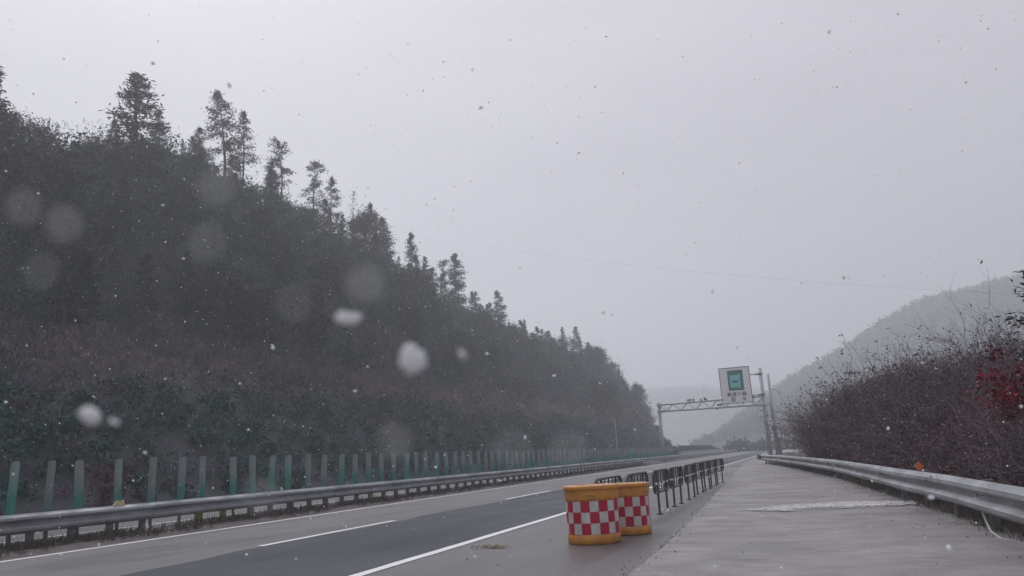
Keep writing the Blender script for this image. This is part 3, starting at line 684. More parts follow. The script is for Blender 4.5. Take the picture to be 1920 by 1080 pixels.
# ------------------------------------------------------------------ roadside guardrail on the apron side
def along(y): return Vector((float(rail_x(y)), y, 0))
g2 = thing('roadside_guardrail', 'galvanised guardrail curving along the concrete apron below the brown shrubs', 'guardrail', (0, 0, 0))
ys = [2.0]
while ys[-1] < 58:
    p = along(ys[-1]); st = 4.0 if ys[-1] < 30 else 3.2
    q = along(ys[-1]+st); ys.append(ys[-1]+st*st/(q-p).length)
for k in range(len(ys)-1):
    a, b = along(ys[k]), along(ys[k+1]); part('beam', beam_mesh((a.x, a.y), (b.x, b.y), .70, -1, lift=.007*(k % 2)), MT['steel'], g2)
    for f in (0.0, .5):
        c = a.lerp(b, f); d = (b-a).normalized(); nr = Vector((d.y, -d.x, 0))
        pm2 = MB(); rot = Matrix.Rotation(math.atan2(d.y, d.x)-math.pi/2, 3, 'Z')
        pm2.box((.10, -.06, -.3), (.21, .06, .69), rot=rot); o = part('post', pm2, MT['post'], g2); o.location = c
        sp2 = MB(); sp2.box((-.002, -.05, .42), (.098, .05, .62), rot=rot); s_ = part('spacer', sp2, MT['post'], o)
        bt = MB(); bt.box((-.035, -.018, .505), (-.008, .018, .54), rot=rot); part('bolt', bt, MT['steel_pale'], o)
e = along(58.8); tm = MB(); tm.lathe([(.0, .34), (.16, .34), (.17, .36), (.17, .68), (.16, .70), (0, .70)], 14); o = part('end_cap', tm, MT['post'], g2); o.location = (e.x-.15, e.y, 0)
# orange diamond reflector on the rail
dm = MB(); dm.tube([(0, -.02, .10), (0, .02, .10)], .085, 4); o = part('reflector', dm, MT['orange_mark'], g2, label='orange diamond reflector standing on the rail'); oy = 15.6; o.location = (float(rail_x(oy))+.02, oy, .685)
st_ = MB(); st_.box((-.012, -.008, -.05), (.012, .008, .05)); o = part('reflector_stem', st_, MT['post'], g2); o.location = (float(rail_x(oy))+.02, oy, .70)
# pale cable slumped from the rail to the soil
cb = MB(); cb.tube([(2.36, 12.6, .50), (2.30, 12.3, .30), (2.26, 11.9, .17), (2.22, 11.5, .07), (2.24, 11.1, .022), (2.34, 10.7, .02), (2.42, 10.2, .03), (2.52, 9.6, .04), (2.6, 8.6, .03)], .014, 6)
tag(link('cable', cb.mesh('cable', MT['cable'], True)), 'thin pale cable hanging from the roadside guardrail onto the soil', 'cable')

# ------------------------------------------------------------------ crash barrels
def make_barrel():
    t = thing('crash_barrel', '', 'traffic barrel')
    b = MB(); b.lathe([(0, .0), (.385, .0), (.40, .015), (.405, .135), (.398, .14), (.398, .632), (.41, .64), (.415, .66), (.405, .80), (.405, .808)], 48)
    part('body', b, MT['orange'], t, True)
    ld = MB(); ld.lathe([(.425, .79), (.43, .80), (.43, .838), (.42, .85), (.33, .853), (.32, .842), (.10, .846), (0, .846)], 48); ld.lathe([(.405, .79), (.425, .79)], 48)
    part('lid', ld, MT['orange'], t, True)
    ck = MB(); rr = random.Random(4); nc = 18; r = .4015; hz = [.145, .308, .47, .632]
    def patch(a0, a1, z0, z1, rad, mi):
        for k in range(3):
            u, v = a0+(a1-a0)*k/3, a0+(a1-a0)*(k+1)/3
            ck.face([(rad*math.cos(u), rad*math.sin(u), z0), (rad*math.cos(v), rad*math.sin(v), z0), (rad*math.cos(v), rad*math.sin(v), z1), (rad*math.cos(u), rad*math.sin(u), z1)], mi)
    cols = [i*2*math.pi/nc+rr.uniform(-.018, .018) for i in range(nc)]; cols.append(cols[0]+2*math.pi)
    for i in range(nc):
        for j in range(3):
            red = (i+j) % 2 == 0; jz = rr.uniform(-.004, .004)
            patch(cols[i], cols[i+1], hz[j]+jz, hz[j+1]+jz-.001, r, 0 if red else 2)
            if not red: patch(cols[i]+.018, cols[i+1]-.018, hz[j]+jz+.007, hz[j+1]+jz-.008, r+.002, 1)
    part('checker_sleeve', ck, [MT['chk_red'], MT['chk_white'], MT['chk_edge']], t)
    for ch in t.children:      # knocked out of round
        for v in ch.data.vertices:
            a = math.atan2(v.co.y, v.co.x); k = 1+.014*math.sin(2*a+1)+.010*math.sin(3*a+v.co.z*4)-.02*math.exp(-((a+1.9)/.35)**2-((v.co.z-.72)/.1)**2)
            v.co.x *= k; v.co.y *= k
    hd = MB()
    for a in (.4, 2.5, 4.6): hd.tube([(.43*math.cos(a-.12), .43*math.sin(a-.12), .72), (.462*math.cos(a), .462*math.sin(a), .725), (.43*math.cos(a+.12), .43*math.sin(a+.12), .72)], .014, 6)
    part('lug', hd, MT['orange'], t)
    sn = MB()
    r2 = random.Random(9)
    for k in range(26):
        a = r2.uniform(0, 6.28); q = .385+r2.uniform(-.05, .025); s = r2.uniform(.006, .016)
        sn.lathe([(s, -.002), (s*.8, s*.4), (0, s*.6)], 6, org=(q*math.cos(a), q*math.sin(a), .852))
    o = part('snow_crumbs', sn, MT['snow'], t); o['kind'] = 'stuff'
    return t
br = make_barrel(); br.location = (-3.07, 11.62, .002); br.rotation_euler = (0, 0, .35)
br['label'] = 'nearer red and white checkered crash barrel with an orange lid'; br['group'] = 'crash barrels at the start of the barriers'
stk = MB(); stk.box((-.028, -.002, 0), (.028, .002, .075)); o = part('sticker', stk, MT['purple'], br); a = math.radians(237)-.35; o.location = (.405*math.cos(a), .405*math.sin(a), .52); o.rotation_euler = (0, 0, a+math.pi/2)
b2 = copy_tree(br); b2.scale = (.96, .96, .955); b2.location = (-2.78, 12.78, .002); b2.rotation_euler = (0, .01, 1.35); b2['label'] = 'farther red and white checkered crash barrel, half hidden behind the nearer one'
for ch in list(b2.children):
    if ch.name.startswith('sticker'): bpy.data.objects.remove(ch)

# ------------------------------------------------------------------ row of black barriers
def loop_pts(x0, x1, z0, z1, r, n=4):
    P = []
    for cx, cz, a0 in ((x1-r, z1-r, 0), (x0+r, z1-r, 90), (x0+r, z0+r, 180), (x1-r, z0+r, 270)):
        for k in range(n+1):
            a = math.radians(a0+90*k/n); P.append((cx+r*math.cos(a), 0, cz+r*math.sin(a)))
    return P
def make_fence():
    t = thing('barrier', '', 'barrier')
    f = MB(); f.tube(loop_pts(-.84, .84, .45, .90, .14), .024, 6, closed=True); part('frame', f, MT['black_tube'], t, True)
    for s in (-1, 1):
        l_ = MB(); l_.tube([(s*.46, 0, .015), (s*.46, 0, .885)], .026, 6); l_.box((s*.46-.04, -.06, 0), (s*.46+.04, .06, .02)); part('leg', l_, MT['black_tube'], t)
    for e in (-.66, -.25, .25, .66):
        b = MB(); b.tube([(e, 0, .45), (e, 0, .89)], .013, 5); part('bar', b, MT['black_tube'], t)
    b = MB(); b.tube([(0, 0, .45), (0, 0, .89)], .015, 5); part('bar', b, MT['black_tube'], t)
    rl = MB(); rl.tube([(-.81, 0, .63), (.81, 0, .63)], .017, 6); part('rail', rl, MT['black_tube'], t)
    for xx, w in ((-.62, .10), (-.22, .07), (.22, .09), (.62, .06)):
        s = MB(); s.tube([(xx-w, 0, .63), (xx+w, 0, .63)], .0235, 8); part('reflective_band', s, MT['reflect_white'], t)
    return t
proto = make_fence()
FY = [13.15, 15.0, 16.98, 19.05, 21.5, 23.85, 25.9, 27.9, 30.35]
FL = ['black tube barrier, nearest of the row, mostly behind the checkered barrels', 'black tube barrier, second of the row, its top showing above the farther barrel', 'black tube barrier, third of the row, first with both legs in view', 'black tube barrier, fourth of the row, with pale bands on its rail', 'black tube barrier, fifth and middle of the row beside the apron', 'black tube barrier, sixth of the row beside the apron', 'black tube barrier, seventh of the row beside the apron', 'black tube barrier, eighth of the row, last but one', 'black tube barrier standing last and darkest at the far end of the row']
for i, yy in enumerate(FY):
    o = proto if i == 0 else copy_tree(proto)
    o.location = (-2.86+random.uniform(-.03, .03)-(.30 if i == 0 else .12 if i == 1 else 0), yy, .002)
    o.rotation_euler = (random.uniform(-.03, .03), 0, math.pi/2+(-.02, -.03, -.01, -.03, -.02, -.05, -.04, -.06, -.10)[i]); o['label'] = FL[i]; o['group'] = 'black barriers in a row beside the apron'
    o.scale = (1.06, 1, 1) if i % 2 else (1.1, 1, 1)

# ------------------------------------------------------------------ sign gantry and its sign
YG = 103.0
gt = thing('sign_gantry', 'pale steel portal gantry with a lattice beam spanning the road', 'gantry', (0, YG, 0))
def pipe(p, q, r, n=10):
    mb = MB(); mb.tube([p, q], r, n); return mb
XL, XR = -16.75, -3.07
part('post', pipe((XL, 0, -.3), (XL, 0, 7.85), .23, 12), MT['steel_pale'], gt, True)
part('post', pipe((XR, 0, -.3), (XR, 0, 11.35), .23, 12), MT['steel_pale'], gt, True)
zl0, zl1, zr0, zr1 = 6.62, 7.50, 6.52, 7.72
for dy in (-.35, .35):
    part('chord', pipe((XL-.05, dy, zl1), (XR+.05, dy, zr1-.1), .085, 8), MT['steel_pale'], gt, True)
    part('chord', pipe((XL-.05, dy, zl0), (XR+.95, dy, zr0), .09, 8), MT['steel_pale'], gt, True)
    nb = 14
    for k in range(nb):
        t0, t1 = k/nb, (k+1)/nb; L = lambda t, a, b: a+(b-a)*t
        x0, x1 = XL+(XR-XL)*t0, XL+(XR-XL)*t1
        p = (x0, dy, L(t0, zl1, zr1-.1) if k % 2 == 0 else L(t0, zl0, zr0)); q = (x1, dy, L(t1, zl0, zr0) if k % 2 == 0 else L(t1, zl1, zr1-.1))
        part('brace', pipe(p, q, .045, 6), MT['steel_pale'], gt)
for x_ in (XL+.9, XR-4.9, XR-1.2):
    part('brace', pipe((x_, -.35, zl0), (x_, -.35, zl1), .05, 6), MT['steel_pale'], gt)
for z_, zt in ((zl0, 'bracket'), (zl1, 'bracket')):
    fl = MB(); fl.box((XL-.22, -.45, z_-.18), (XL+.45, .45, z_+.16)); part('bracket', fl, MT['steel_pale'], gt)
for z_ in (10.55, 7.85):
    cl = MB(); cl.lathe([(.24, -.16), (.29, -.12), (.29, .12), (.24, .16)], 12, org=(XR, 0, z_)); cl.box((XR-.62, -.2, z_-.1), (XR-.2, .05, z_+.1)); part('clamp', cl, MT['post'], gt)
    part('arm', pipe((XR-1.6, -.22, z_), (XR-.3, -.1, z_), .06, 8), MT['post'], gt)
for dx, h_ in ((4.05, .32), (4.35, .36), (4.75, .34), (5.75, .22), (6.25, .40), (6.45, .22), (10.1, .18)):
    cm = MB(); zz = zl1+(zr1-.1-zl1)*(dx/(XR-XL)); cm.box((XL+dx-.05, -.42, zz+.06), (XL+dx+.05, -.3, zz+h_*.6)); cm.box((XL+dx-.11, -.6, zz+h_*.5), (XL+dx+.09, -.22, zz+h_+.1)); part('camera_unit', cm, MT['post'], gt)
cm = MB(); cm.box((XR-5.9, -.62, 6.78), (XR-5.3, -.4, 7.02)); cm.box((XR-6.2, -.55, 6.35), (XR-5.85, -.35, 6.5)); part('camera_unit', cm, MT['post'], gt)
sg = thing('road_sign', 'large white road sign with a teal emblem on the gantry', 'sign', (-6.33, YG-.62, 6.98))
HW, HH = 1.93, 4.68
pl = MB(); pl.box((-HW, 0, 0), (HW, .07, HH)); part('panel', pl, MT['sign_face'], sg)
fr = MB(); w = .06
for lo, hi in (((-HW-.03, -.03, -.03), (HW+.03, .08, w)), ((-HW-.03, -.03, HH-w), (HW+.03, .08, HH+.03)), ((-HW-.03, -.028, w), (-HW+w, .078, HH-w)), ((HW-w, -.028, w), (HW+.03, .078, HH-w))): fr.box(lo, hi)
part('frame', fr, MT['post'], sg)
em = MB(); a0, a1, z0, z1 = -.90, 1.06, 1.64, 4.30
em.box((a0, -.02, z0), (a1, -.004, z1)); part('emblem', em, MT['sign_green'], sg)
et = MB(); et.face([(-.62, -.024, 2.05), (.66, -.024, 2.05), (.66, -.024, 3.30), (.74, -.024, 3.86), (.56, -.024, 3.72), (-.62, -.024, 3.66)]); part('emblem_card', et, MT['sign_teal'], sg)
ed = MB(); ed.box((-.42, -.034, 2.66), (.38, -.027, 2.95)); part('emblem_bar', ed, MT['sign_green'], sg)
dg = None
def glyphs(txt, x, z, size, parent):
    global dg
    cu = bpy.data.curves.new('lettering', 'FONT'); cu.body = txt; cu.size = size; cu.align_x = 'CENTER'; cu.extrude = .004; cu.offset = .012
    o = bpy.data.objects.new('lettering', cu); COL.objects.link(o)
    bpy.context.view_layer.update(); dg = bpy.context.evaluated_depsgraph_get()
    me = bpy.data.meshes.new_from_object(o.evaluated_get(dg)); bpy.data.objects.remove(o)
    me.materials.clear(); me.materials.append(MT['sign_ink'])
    q = link('lettering', me, parent, (x, -.012, z)); q.rotation_euler = (math.pi/2, 0, 0); return q
for i, ch in enumerate('高速公路'): glyphs(ch, -.92+.64*i, .92, .62, sg)
for ch, x in (('取', -.45), ('卡', .88)): glyphs(ch, x, .26, .62, sg)
pl2 = thing('camera_pole', 'tall slim steel pole with equipment boxes beside the gantry post', 'pole', (-2.15, YG+.4, 0))
part('shaft', (lambda m_: (m_.tube([(0, 0, -.3), (0, 0, 5), (0, 0, 10.5)], [.30, .25, .16], 12), m_)[1])(MB()), MT['steel_pale'], pl2, True)
for z0, z1, w, dx in ((3.1, 3.8, .26, -.1), (2.3, 2.9, .22, .06), (1.3, 2.2, .20, .32), (.2, 1.1, .3, .25)):
    bx = MB(); bx.box((dx-w, -.42, z0), (dx+w, -.16, z1)); part('equipment_box', bx, MT['post'], pl2)

# ------------------------------------------------------------------ noise barrier beyond the median, hillside pole, overhead wire
nb = thing('noise_barrier', 'dark panelled noise barrier on a pale base beyond the gantry', 'noise barrier', (-18.6, 132, 0))
def wall_seg(y0, y1, z0, z1a, z1b, x0=-.1, x1=.1):
    mb = MB(); v = [(x0, y0, z0), (x1, y0, z0), (x1, y1, z0), (x0, y1, z0), (x0, y0, z1a), (x1, y0, z1a), (x1, y1, z1b), (x0, y1, z1b)]; mb.v = v
    mb.f = [(3,2,1,0),(4,5,6,7),(0,1,5,4),(1,2,6,5),(2,3,7,6),(3,0,4,7)]; mb.m = [0]*6; return mb
part('base', wall_seg(0, 78, -.2, 1.16, 1.16, -.2, .2), MT['conc'], nb)
for k in range(25):
    y0 = .1+3*k; zf_ = lambda q: 2.12 if q < 17 else max(1.25, 2.12-(q-17)*.12)
    part('panel', wall_seg(y0, y0+2.88, 1.162, zf_(k), zf_(k+1)), MT['dark_green'], nb)
    part('post', wall_seg(y0-.1, y0-.02, 1.162, zf_(k)+.05, zf_(k)+.05, -.14, .14), MT['post'], nb)
lw = thing('low_wall', 'low dark wall in front of the noise barrier', 'wall', (-18.9, 112, 0))
part('wall', wall_seg(0, 19.5, -.2, 1.45, 1.5), MT['dark_green'], lw); part('coping', wall_seg(-.05, 19.55, 1.46, 1.53, 1.58, -.15, .15), MT['post'], lw)
up = thing('utility_pole', 'thin pale utility pole at the foot of the hazy hill', 'pole', (-28.6, 128, 0))
part('shaft', pipe((0, 0, -.3), (0, 0, 6.9), .09, 8), MT['conc'], up); part('crossarm', pipe((-.7, 0, 6.3), (.7, 0, 6.3), .05, 6), MT['post'], up)
wr = MB(); A = Vector((-84, 160, 58)); B = Vector((78, 152, 18.5)); pts = []
for k in range(41):
    t = k/40; q = A.lerp(B, t); q.z -= 4*3.2*t*(1-t); pts.append(q)
wr.tube(pts, .010, 5); tag(link('overhead_wire', wr.mesh('overhead_wire', MT['wire'])), 'thin overhead wire crossing the grey sky above the road', 'wire')

# ------------------------------------------------------------------ shrubs on the roadside bank
def bare_shrub(seed, H=2.6, spread=1.1, stems=9, leafm=None, nleaf=260, leaf=(.13, .05), clump=.10, top_only=False, splits=3, r0=.019):
    rng = np.random.default_rng(seed); mb = MB(); tips = []
    def grow(p, d, L, r, depth):
        n = 3; pts = [p]; q = p.copy(); dd = d.copy()
        for k in range(n):
            dd = dd+rng.normal(size=3)*.16+np.array([0, 0, .05]); dd /= np.linalg.norm(dd); q = q+dd*L/n; pts.append(q.copy())
            if depth < splits and rng.random() < .85:
                e = dd+rng.normal(size=3)*.55; e /= np.linalg.norm(e); grow(q.copy(), e, L*rng.uniform(.45, .75), r*.55, depth+1)
        mb.tube(pts, [r, r*.8, r*.55, r*.25], 3, cap=False)
        tips.extend(pts[1:])
    for i in range(stems):
        az = rng.uniform(0, 6.28); t = rng.uniform(.05, .75)*spread/1.1
        d = np.array([math.cos(az)*t, math.sin(az)*t, 1.0]); d /= np.linalg.norm(d)
        grow(np.array([math.cos(az)*.12, math.sin(az)*.12, -.1]), d, H*rng.uniform(.45, .68), r0, 0)
    T = np.array(tips)
    if top_only: T = T[T[:, 2] > H*.45]
    C = T[rng.integers(0, len(T), nleaf)]+rng.normal(size=(nleaf, 3))*clump
    V = leaves(C, leaf[0], leaf[1], rng, np.array([0, 0, .35]), 1.0)
    return mb.mesh('stems', MT['twig']), quads_mesh('leaves', V, leafm or MT['dry'], rng.uniform(0, 1, nleaf))
SH = {'bare': [bare_shrub(60+i, 2.6, 1.15, 15, MT["dry"], 380, (.075, .030), .035) for i in range(5)],
      'leafy': [bare_shrub(70+i, 2.6, .55, 9, MT['broad'], 300, (.10, .030), .05, True, 2) for i in range(2)],
      'red': [bare_shrub(80, 2.3, .55, 9, MT['red'], 900, (.13, .075), .10, True)],
      'tall': [bare_shrub(90+i, 3.2, .8, 5, MT['dry'], 60, splits=3) for i in range(2)]}
def shrub(kind, x, y, s, label, group, idx=0, rz=None, dz=0):
    st, lv = SH[kind][idx % len(SH[kind])]
    t = thing({'bare': 'bare_shrub', 'leafy': 'leafy_shrub', 'red': 'red_leaved_shrub', 'tall': 'bare_sapling'}[kind], label, 'shrub', (x, y, float(bank_z(x, y))-.03+dz), random.uniform(0, 6.28) if rz is None else rz, group)
    t.scale = (s*(1.25 if kind == 'bare' else 1), s*(1.25 if kind == 'bare' else 1), s); part('stems', st, None, t); part('leaves', lv, None, t); return t
SHT = {k: [max(v.co.z for v in a.vertices)*.93 for a, b in v_] for k, v_ in SH.items()}
rs = np.random.default_rng(77)
NB = 0
for k in range(170):
    y = 8+40.5*rs.uniform(0, 1)**.9; d = float(np.interp(y, [38, 46, 52], [.75, 1.5, 2.0]))+rs.uniform(0, 1)**1.2*(6.5 if y < 40 else 4.0); x = float(rail_x(y))+d
    top = float(np.interp(y, [8, 12, 20, 30, 38, 45, 50, 55, 58], [1.9, 2.4, 3.2, 5.05, 4.95, 3.75, 2.5, 1.2, .8])*np.interp(d, [.7, 1.3, 2.4], [.62, .85, 1.0])*(1.03+.11*nz2(x, y, .9, 8)))
    hgt = max(.5, (top-float(bank_z(x, y)))*rs.uniform(.74, 1.08))
    if k % 10 == 4: shrub('leafy', x, y, hgt/SHT['leafy'][k % 2], 'dark green leafy shrub among the brown ones of the thicket', 'bare shrubs in the roadside thicket', k); continue
    shrub('bare', x, y, hgt/SHT['bare'][k % 5], 'bare purplish brown shrub in the thicket, '+('below the red leaved shrubs' if y < 20 else 'in the tall middle part behind the rail' if y < 30 else 'under the leaning leafy shrub' if y < 38 else 'on the falling far slope of the thicket' if y < 47 else 'at the low far end by the rail end'), 'bare shrubs in the roadside thicket', k)
for (x, y, s, lb, kd) in ((2.55, 30.5, 1.42, 'leafy shrub with long dark leaves leaning out on the near side of the thicket top', 'leafy'), (3.0, 29.5, 1.3, 'leafy shrub half in the thicket right of the leaning one', 'leafy'),
                          (3.6, 27.0, 1.42, 'tall bare sapling with forked twigs on the highest point of the thicket', 'tall'), (4.6, 27.5, 1.3, 'bare sapling right of the tallest forked one', 'tall'), (5.3, 26.5, 1.25, 'bare sapling sticking up mid thicket with stiff twigs', 'tall'), (6.1, 25.5, 1.15, 'bare sapling farthest right along the thicket top', 'tall'),
                          (5.6, 26.0, 1.12, 'dark leafy shrub on top of the thicket above the red leaves', 'leafy')):
    shrub(kd, x, y, s, lb, 'taller plants on the thicket top', int(y))
shrub('red', 3.98, 15.9, .72, 'deep red leaved shrub in the thicket near the right edge', 'red leaved shrubs', 0)
shrub('red', 4.30, 15.6, .80, 'deep red leaved shrub cut by the right edge of the picture', 'red leaved shrubs', 0)
shrub('red', 1.95, 33.0, .28, 'small red leaved sprig low in the far part of the thicket', 'red leaved shrubs', 0, dz=1.0)
# mass of stems, dead leaves and grass on the bank
def bank_growth(n, seed):
    r = np.random.default_rng(seed); y = 6+43*r.uniform(0, 1, n)**.8; d = np.interp(y, [36, 46, 52], [.45, 1.4, 1.9])+r.uniform(0, 1, n)**1.1*9; x = rail_x(y)+d; z = bank_z(x, y)
    hh = np.maximum(.2, (.70+.16*nz2(x, y, .8, 12))*np.interp(y, [8, 12, 20, 30, 38, 45, 50, 55, 58], [1.9, 2.4, 3.2, 5.05, 4.95, 3.75, 2.5, 1.2, .8])*np.interp(d, [.4, .9, 1.5, 2.6], [.2, .55, .82, 1.0])-z)
    C = np.stack([x, y, z+hh*r.uniform(0, 1, n)**.8], 1)
    V1 = leaves(C, .62, .017, r, np.array([0, 0, .8]), .8)
    n2 = n*2//3; C2 = C[:n2]+r.normal(size=(n2, 3))*.15; V2 = leaves(C2, .085, .045, r)
    return quads_mesh('bank_growth', np.concatenate([V1, V2]), MT['dry'], r.uniform(0, .8, n+n2))
tag(link('bank_growth', bank_growth(80000, 51)), 'tangle of dead stems and leaves filling the roadside bank', 'undergrowth', kind='stuff')
# tree whose branch tips reach in at the right edge
tr, cr_ = make_conifer(101, .2, 1.9, .25, 70, 5, 9, 'column', .12, .1, .0)
t = thing('roadside_tree', 'tree at the right edge whose thin branch tips reach into the sky', 'tree', (7.75, 24.5, 1.4), 1.0); t.scale = (.95, .95, .54)
part('trunk', tr, None, t); part('crown', cr_, None, t)

# ------------------------------------------------------------------ reddish bush across the median, grass tufts
st, lv = bare_shrub(110, 2.2, 1.0, 10, MT['dry'], 900, (.2, .12), .16)
t = thing('dry_bush', 'reddish dry bush beyond the median between the third and fourth anti-glare panels', 'bush', (-28.3, 25.1, .1)); part('stems', st, None, t); part('leaves', lv, None, t)
mm = leaf_mat('maroon_leaves', [(0, (.075, .035, .042)), (1, (.13, .055, .065))]); lv.materials[0] = mm
def tufts(n, seed):
    r = np.random.default_rng(seed); y = 4+76*r.uniform(0, 1, n)**1.6; x = np.where(r.uniform(0, 1, n) < .6, -15.75+r.normal(size=n)*.22, r.uniform(-15.85, -14.1, n))
    keep = (nz2(x, y, .8, 3)+.2*r.normal(size=n)) > -.35; x, y = x[keep], y[keep]; n = len(x); per = 9
    C = np.stack([x, y, np.zeros(n)], 1)[:, None, :]+r.normal(size=(n, per, 3))*[.05, .05, 0]; hh = r.uniform(.08, .28, (n, per))
    C[..., 2] = hh*.42; C = C.reshape(-1, 3)
    V = leaves(C, hh.ravel(), .014, r, np.array([0, 0, 1.6]), .6); return quads_mesh('median_grass', V, MT['grass'], r.uniform(0, 1, n*per))
tag(link('median_grass', tufts(5200, 61)), 'dry grass tufts along the foot of the median guardrail', 'grass', kind='stuff')
def tufts2(n, seed):
    r = np.random.default_rng(seed); y = 5+50*r.uniform(0, 1, n)**1.3; x = rail_x(y)+r.uniform(.1, 1.0, n); per = 8
    z = bank_z(x, y); C = np.stack([x, y, z], 1)[:, None, :]+r.normal(size=(n, per, 3))*[.06, .06, 0]; hh = r.uniform(.08, .34, (n, per)); C[..., 2] += hh*.42; C = C.reshape(-1, 3)
    return quads_mesh('bank_grass', leaves(C, hh.ravel(), .014, r, np.array([0, 0, 1.6]), .7), MT['grass'], r.uniform(0, 1, n*per))
tag(link('bank_grass', tufts2(2600, 62)), 'dry grass along the foot of the roadside guardrail', 'grass', kind='stuff')

# ------------------------------------------------------------------ straw wisp and grit on the road
sw = MB(); r = random.Random(6)
for k in range(26):
    x0, y0 = -4.62+r.uniform(-.26, .26), 11.02+r.uniform(-.06, .06); a = r.uniform(-.5, .3); L_ = r.uniform(.08, .2)
    sw.tube([(x0, y0, .012), (x0+L_*.5*math.cos(a), y0+L_*.5*math.sin(a), .03+r.uniform(0, .03)), (x0+L_*math.cos(a), y0+L_*math.sin(a), .014)], .006, 4)
tag(link('straw_wisp', sw.mesh('straw_wisp', MT['straw'])), 'small tan wisp of straw lying on the asphalt left of the barrels', 'straw')
def grit(n, seed):
    r = np.random.default_rng(seed); y = 5+30*r.uniform(0, 1, n)**1.5; w = r.uniform(0, 1, n)
    x = np.where(w < .45, np.interp(y, [p[1] for p in AP[:11]], [p[0] for p in AP[:11]])+r.normal(size=n)*.12, np.where(w < .8, rail_x(y)-r.exponential(.25, n)-.05, r.uniform(-5, 2, n)))
    z = np.where(x > np.interp(y, [p[1] for p in AP[:11]], [p[0] for p in AP[:11]]), .042, .008)
    T = np.array([(1, 0, 0), (-.5, .87, 0), (-.5, -.87, 0), (0, 0, .8)]); F = np.array([(0, 1, 3), (1, 2, 3), (2, 0, 3)])
    V = np.stack([x, y, z], 1)[:, None, :]+T[None]*r.uniform(.006, .02, (n, 1, 1))*r.uniform(.6, 1.4, (n, 4, 1)); return quads_mesh('grit', V[:, F].reshape(-1, 3), MT['grit'], None, 3)
tag(link('grit', grit(520, 71)), 'loose grit and crumbs of stone along the joint and the rail foot', 'gravel', kind='stuff')

# ------------------------------------------------------------------ falling snow and windshield drop stand-ins
def flake_mesh(n, rng, lo, hi, Smin, Smax, name):
    ph = (1+5**.5)/2
    ico = np.array([(-1,ph,0),(1,ph,0),(-1,-ph,0),(1,-ph,0),(0,-1,ph),(0,1,ph),(0,-1,-ph),(0,1,-ph),(ph,0,-1),(ph,0,1),(-ph,0,-1),(-ph,0,1)])/1.902
    F = np.array([(0,11,5),(0,5,1),(0,1,7),(0,7,10),(0,10,11),(1,5,9),(5,11,4),(11,10,2),(10,7,6),(7,1,8),(3,9,4),(3,4,2),(3,2,6),(3,6,8),(3,8,9),(4,9,5),(2,4,11),(6,2,10),(8,6,7),(9,8,1)])
    P = rng.uniform(lo, hi, (n, 3)); s = rng.uniform(Smin, Smax, n)
    Vv = P[:, None, :]+ico[None]*(s[:, None, None])*rng.uniform(.55, 1.25, (n, 12, 1))*rng.uniform(.5, 1.2, (n, 1, 3))
    return Vv[:, F].reshape(-1, 3)
rf_ = np.random.default_rng(91)
V = np.concatenate([flake_mesh(4600, rf_, (-17, 2.6, .2), (9, 24, 11), .006, .0125, 'a'), flake_mesh(2000, rf_, (-26, 14, .2), (8, 45, 18), .010, .017, 'b'), flake_mesh(130, rf_, (-3.2, .9, .6), (1.2, 3.2, 3.0), .0035, .0065, 'c')])
tag(link('falling_snow', quads_mesh('falling_snow', V, MT['flake'], None, 3)), 'small white snowflakes drifting through the air over the road', 'snow', kind='stuff')
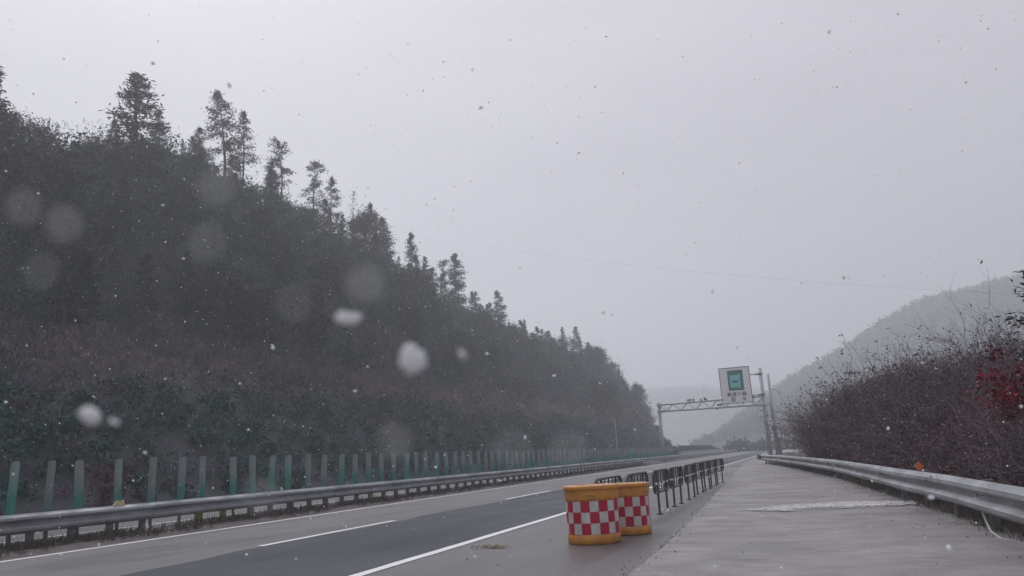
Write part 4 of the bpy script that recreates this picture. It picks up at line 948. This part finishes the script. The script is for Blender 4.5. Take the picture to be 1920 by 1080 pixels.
def near_flake(loc, lumps, seed, label):
    """a clump of wet snow, also the specks added for windshield drops: a few ragged overlapping lumps (dx, dz, radius) in one mesh"""
    r = np.random.default_rng(seed); mb = MB(); n, k = 12, 8
    for dx, dz, s in lumps:
        dx *= .6 if abs(loc[1]) > .2 else 1; dz *= .6 if abs(loc[1]) > .2 else 1; s *= .6 if abs(loc[1]) > .2 else 1
        b0 = len(mb.v); dy = r.uniform(-.3, .3)*s
        for i in range(k+1):
            a = math.pi*i/k
            for j in range(n):
                b = 2*math.pi*j/n; q = s*(1+.16*math.sin(3*b+seed)*math.sin(a)+.14*r.normal())
                mb.v.append((dx+q*math.sin(a)*math.cos(b), dy+q*.6*math.sin(a)*math.sin(b), dz+q*math.cos(a)))
        for i in range(k):
            for j in range(n): mb.f.append((b0+i*n+j, b0+i*n+(j+1) % n, b0+(i+1)*n+(j+1) % n, b0+(i+1)*n+j)); mb.m.append(0)
    o = link('snowflake', mb.mesh('snowflake', MT['flake'], True), None, loc); o.rotation_euler = (r.uniform(-.2, .2), 0, .35)
    return tag(o, label, 'snowflake', 'large snowflakes close by')
near_flake((-0.3702, 0.3125, 1.3372), [(-.001, .001, .0075), (.004, -.002, .007), (-.006, .003, .004)], 1, 'large white snowflake low on the left above the anti-glare panels')
near_flake((-0.1962, 0.3705, 1.3585), [(.0005, -.004, .0105), (-.002, .007, .0075), (.006, -.001, .0075), (-.007, .004, .005)], 2, 'largest white snowflake in front of the middle of the dark slope')
near_flake((-0.2310, 0.3594, 1.3843), [(-.003, 0, .0062), (.005, -.001, .0056), (.010, 0, .0035), (-.009, .001, .0032)], 3, 'oblong white snowflake up and left of the largest one')
near_flake((-0.3600, 0.3204, 1.3330), [(-.002, .001, .0028), (.003, -.001, .0022)], 4, 'tiny snowflake just right of the large low left one')
near_flake((-0.1698, 0.3804, 1.3600), [(0, .001, .0028), (.002, -.002, .0024)], 5, 'small snowflake right of the largest one')
for i, (q, lb) in enumerate((  # tiny flakes added near the lens, standing in for blurred windshield drops
    ((-0.10735, 0.07638, 1.34216), 'far left'),
    ((-0.10208, 0.07896, 1.33942), 'second from the left'),
    ((-0.07903, 0.08624, 1.34362), 'over the foot of the slim tree pair'),
    ((-0.08145, 0.08740, 1.33539), 'below the slim tree pair'),
    ((-0.05935, 0.09728, 1.32762), 'up left of the largest flake'),
    ((-0.03308, 0.11328, 1.30116), 'above the checkered barrels'),
    ((-0.05815, 0.10364, 1.30358), 'over the far panels'),
    ((-0.04120, 0.11019, 1.30179), 'between the far panels and the barrels'),
    ((-0.07011, 0.09395, 1.32539), 'in the middle of the dark slope'),
    ((-0.10591, 0.07933, 1.33232), 'low on the left below two others'),
    ((-0.07860, 0.09798, 1.29663), 'over the median guardrail'),
    )): near_flake(q, [(0, 0, (.00105, .0011, .00095, .0009, .0012, .00085, .0009, .0008, .0007, .0007, .0008)[i])], 20+i, 'flake added for a blurred windshield drop, '+lb)['group'] = 'flakes added for blurred windshield drops'
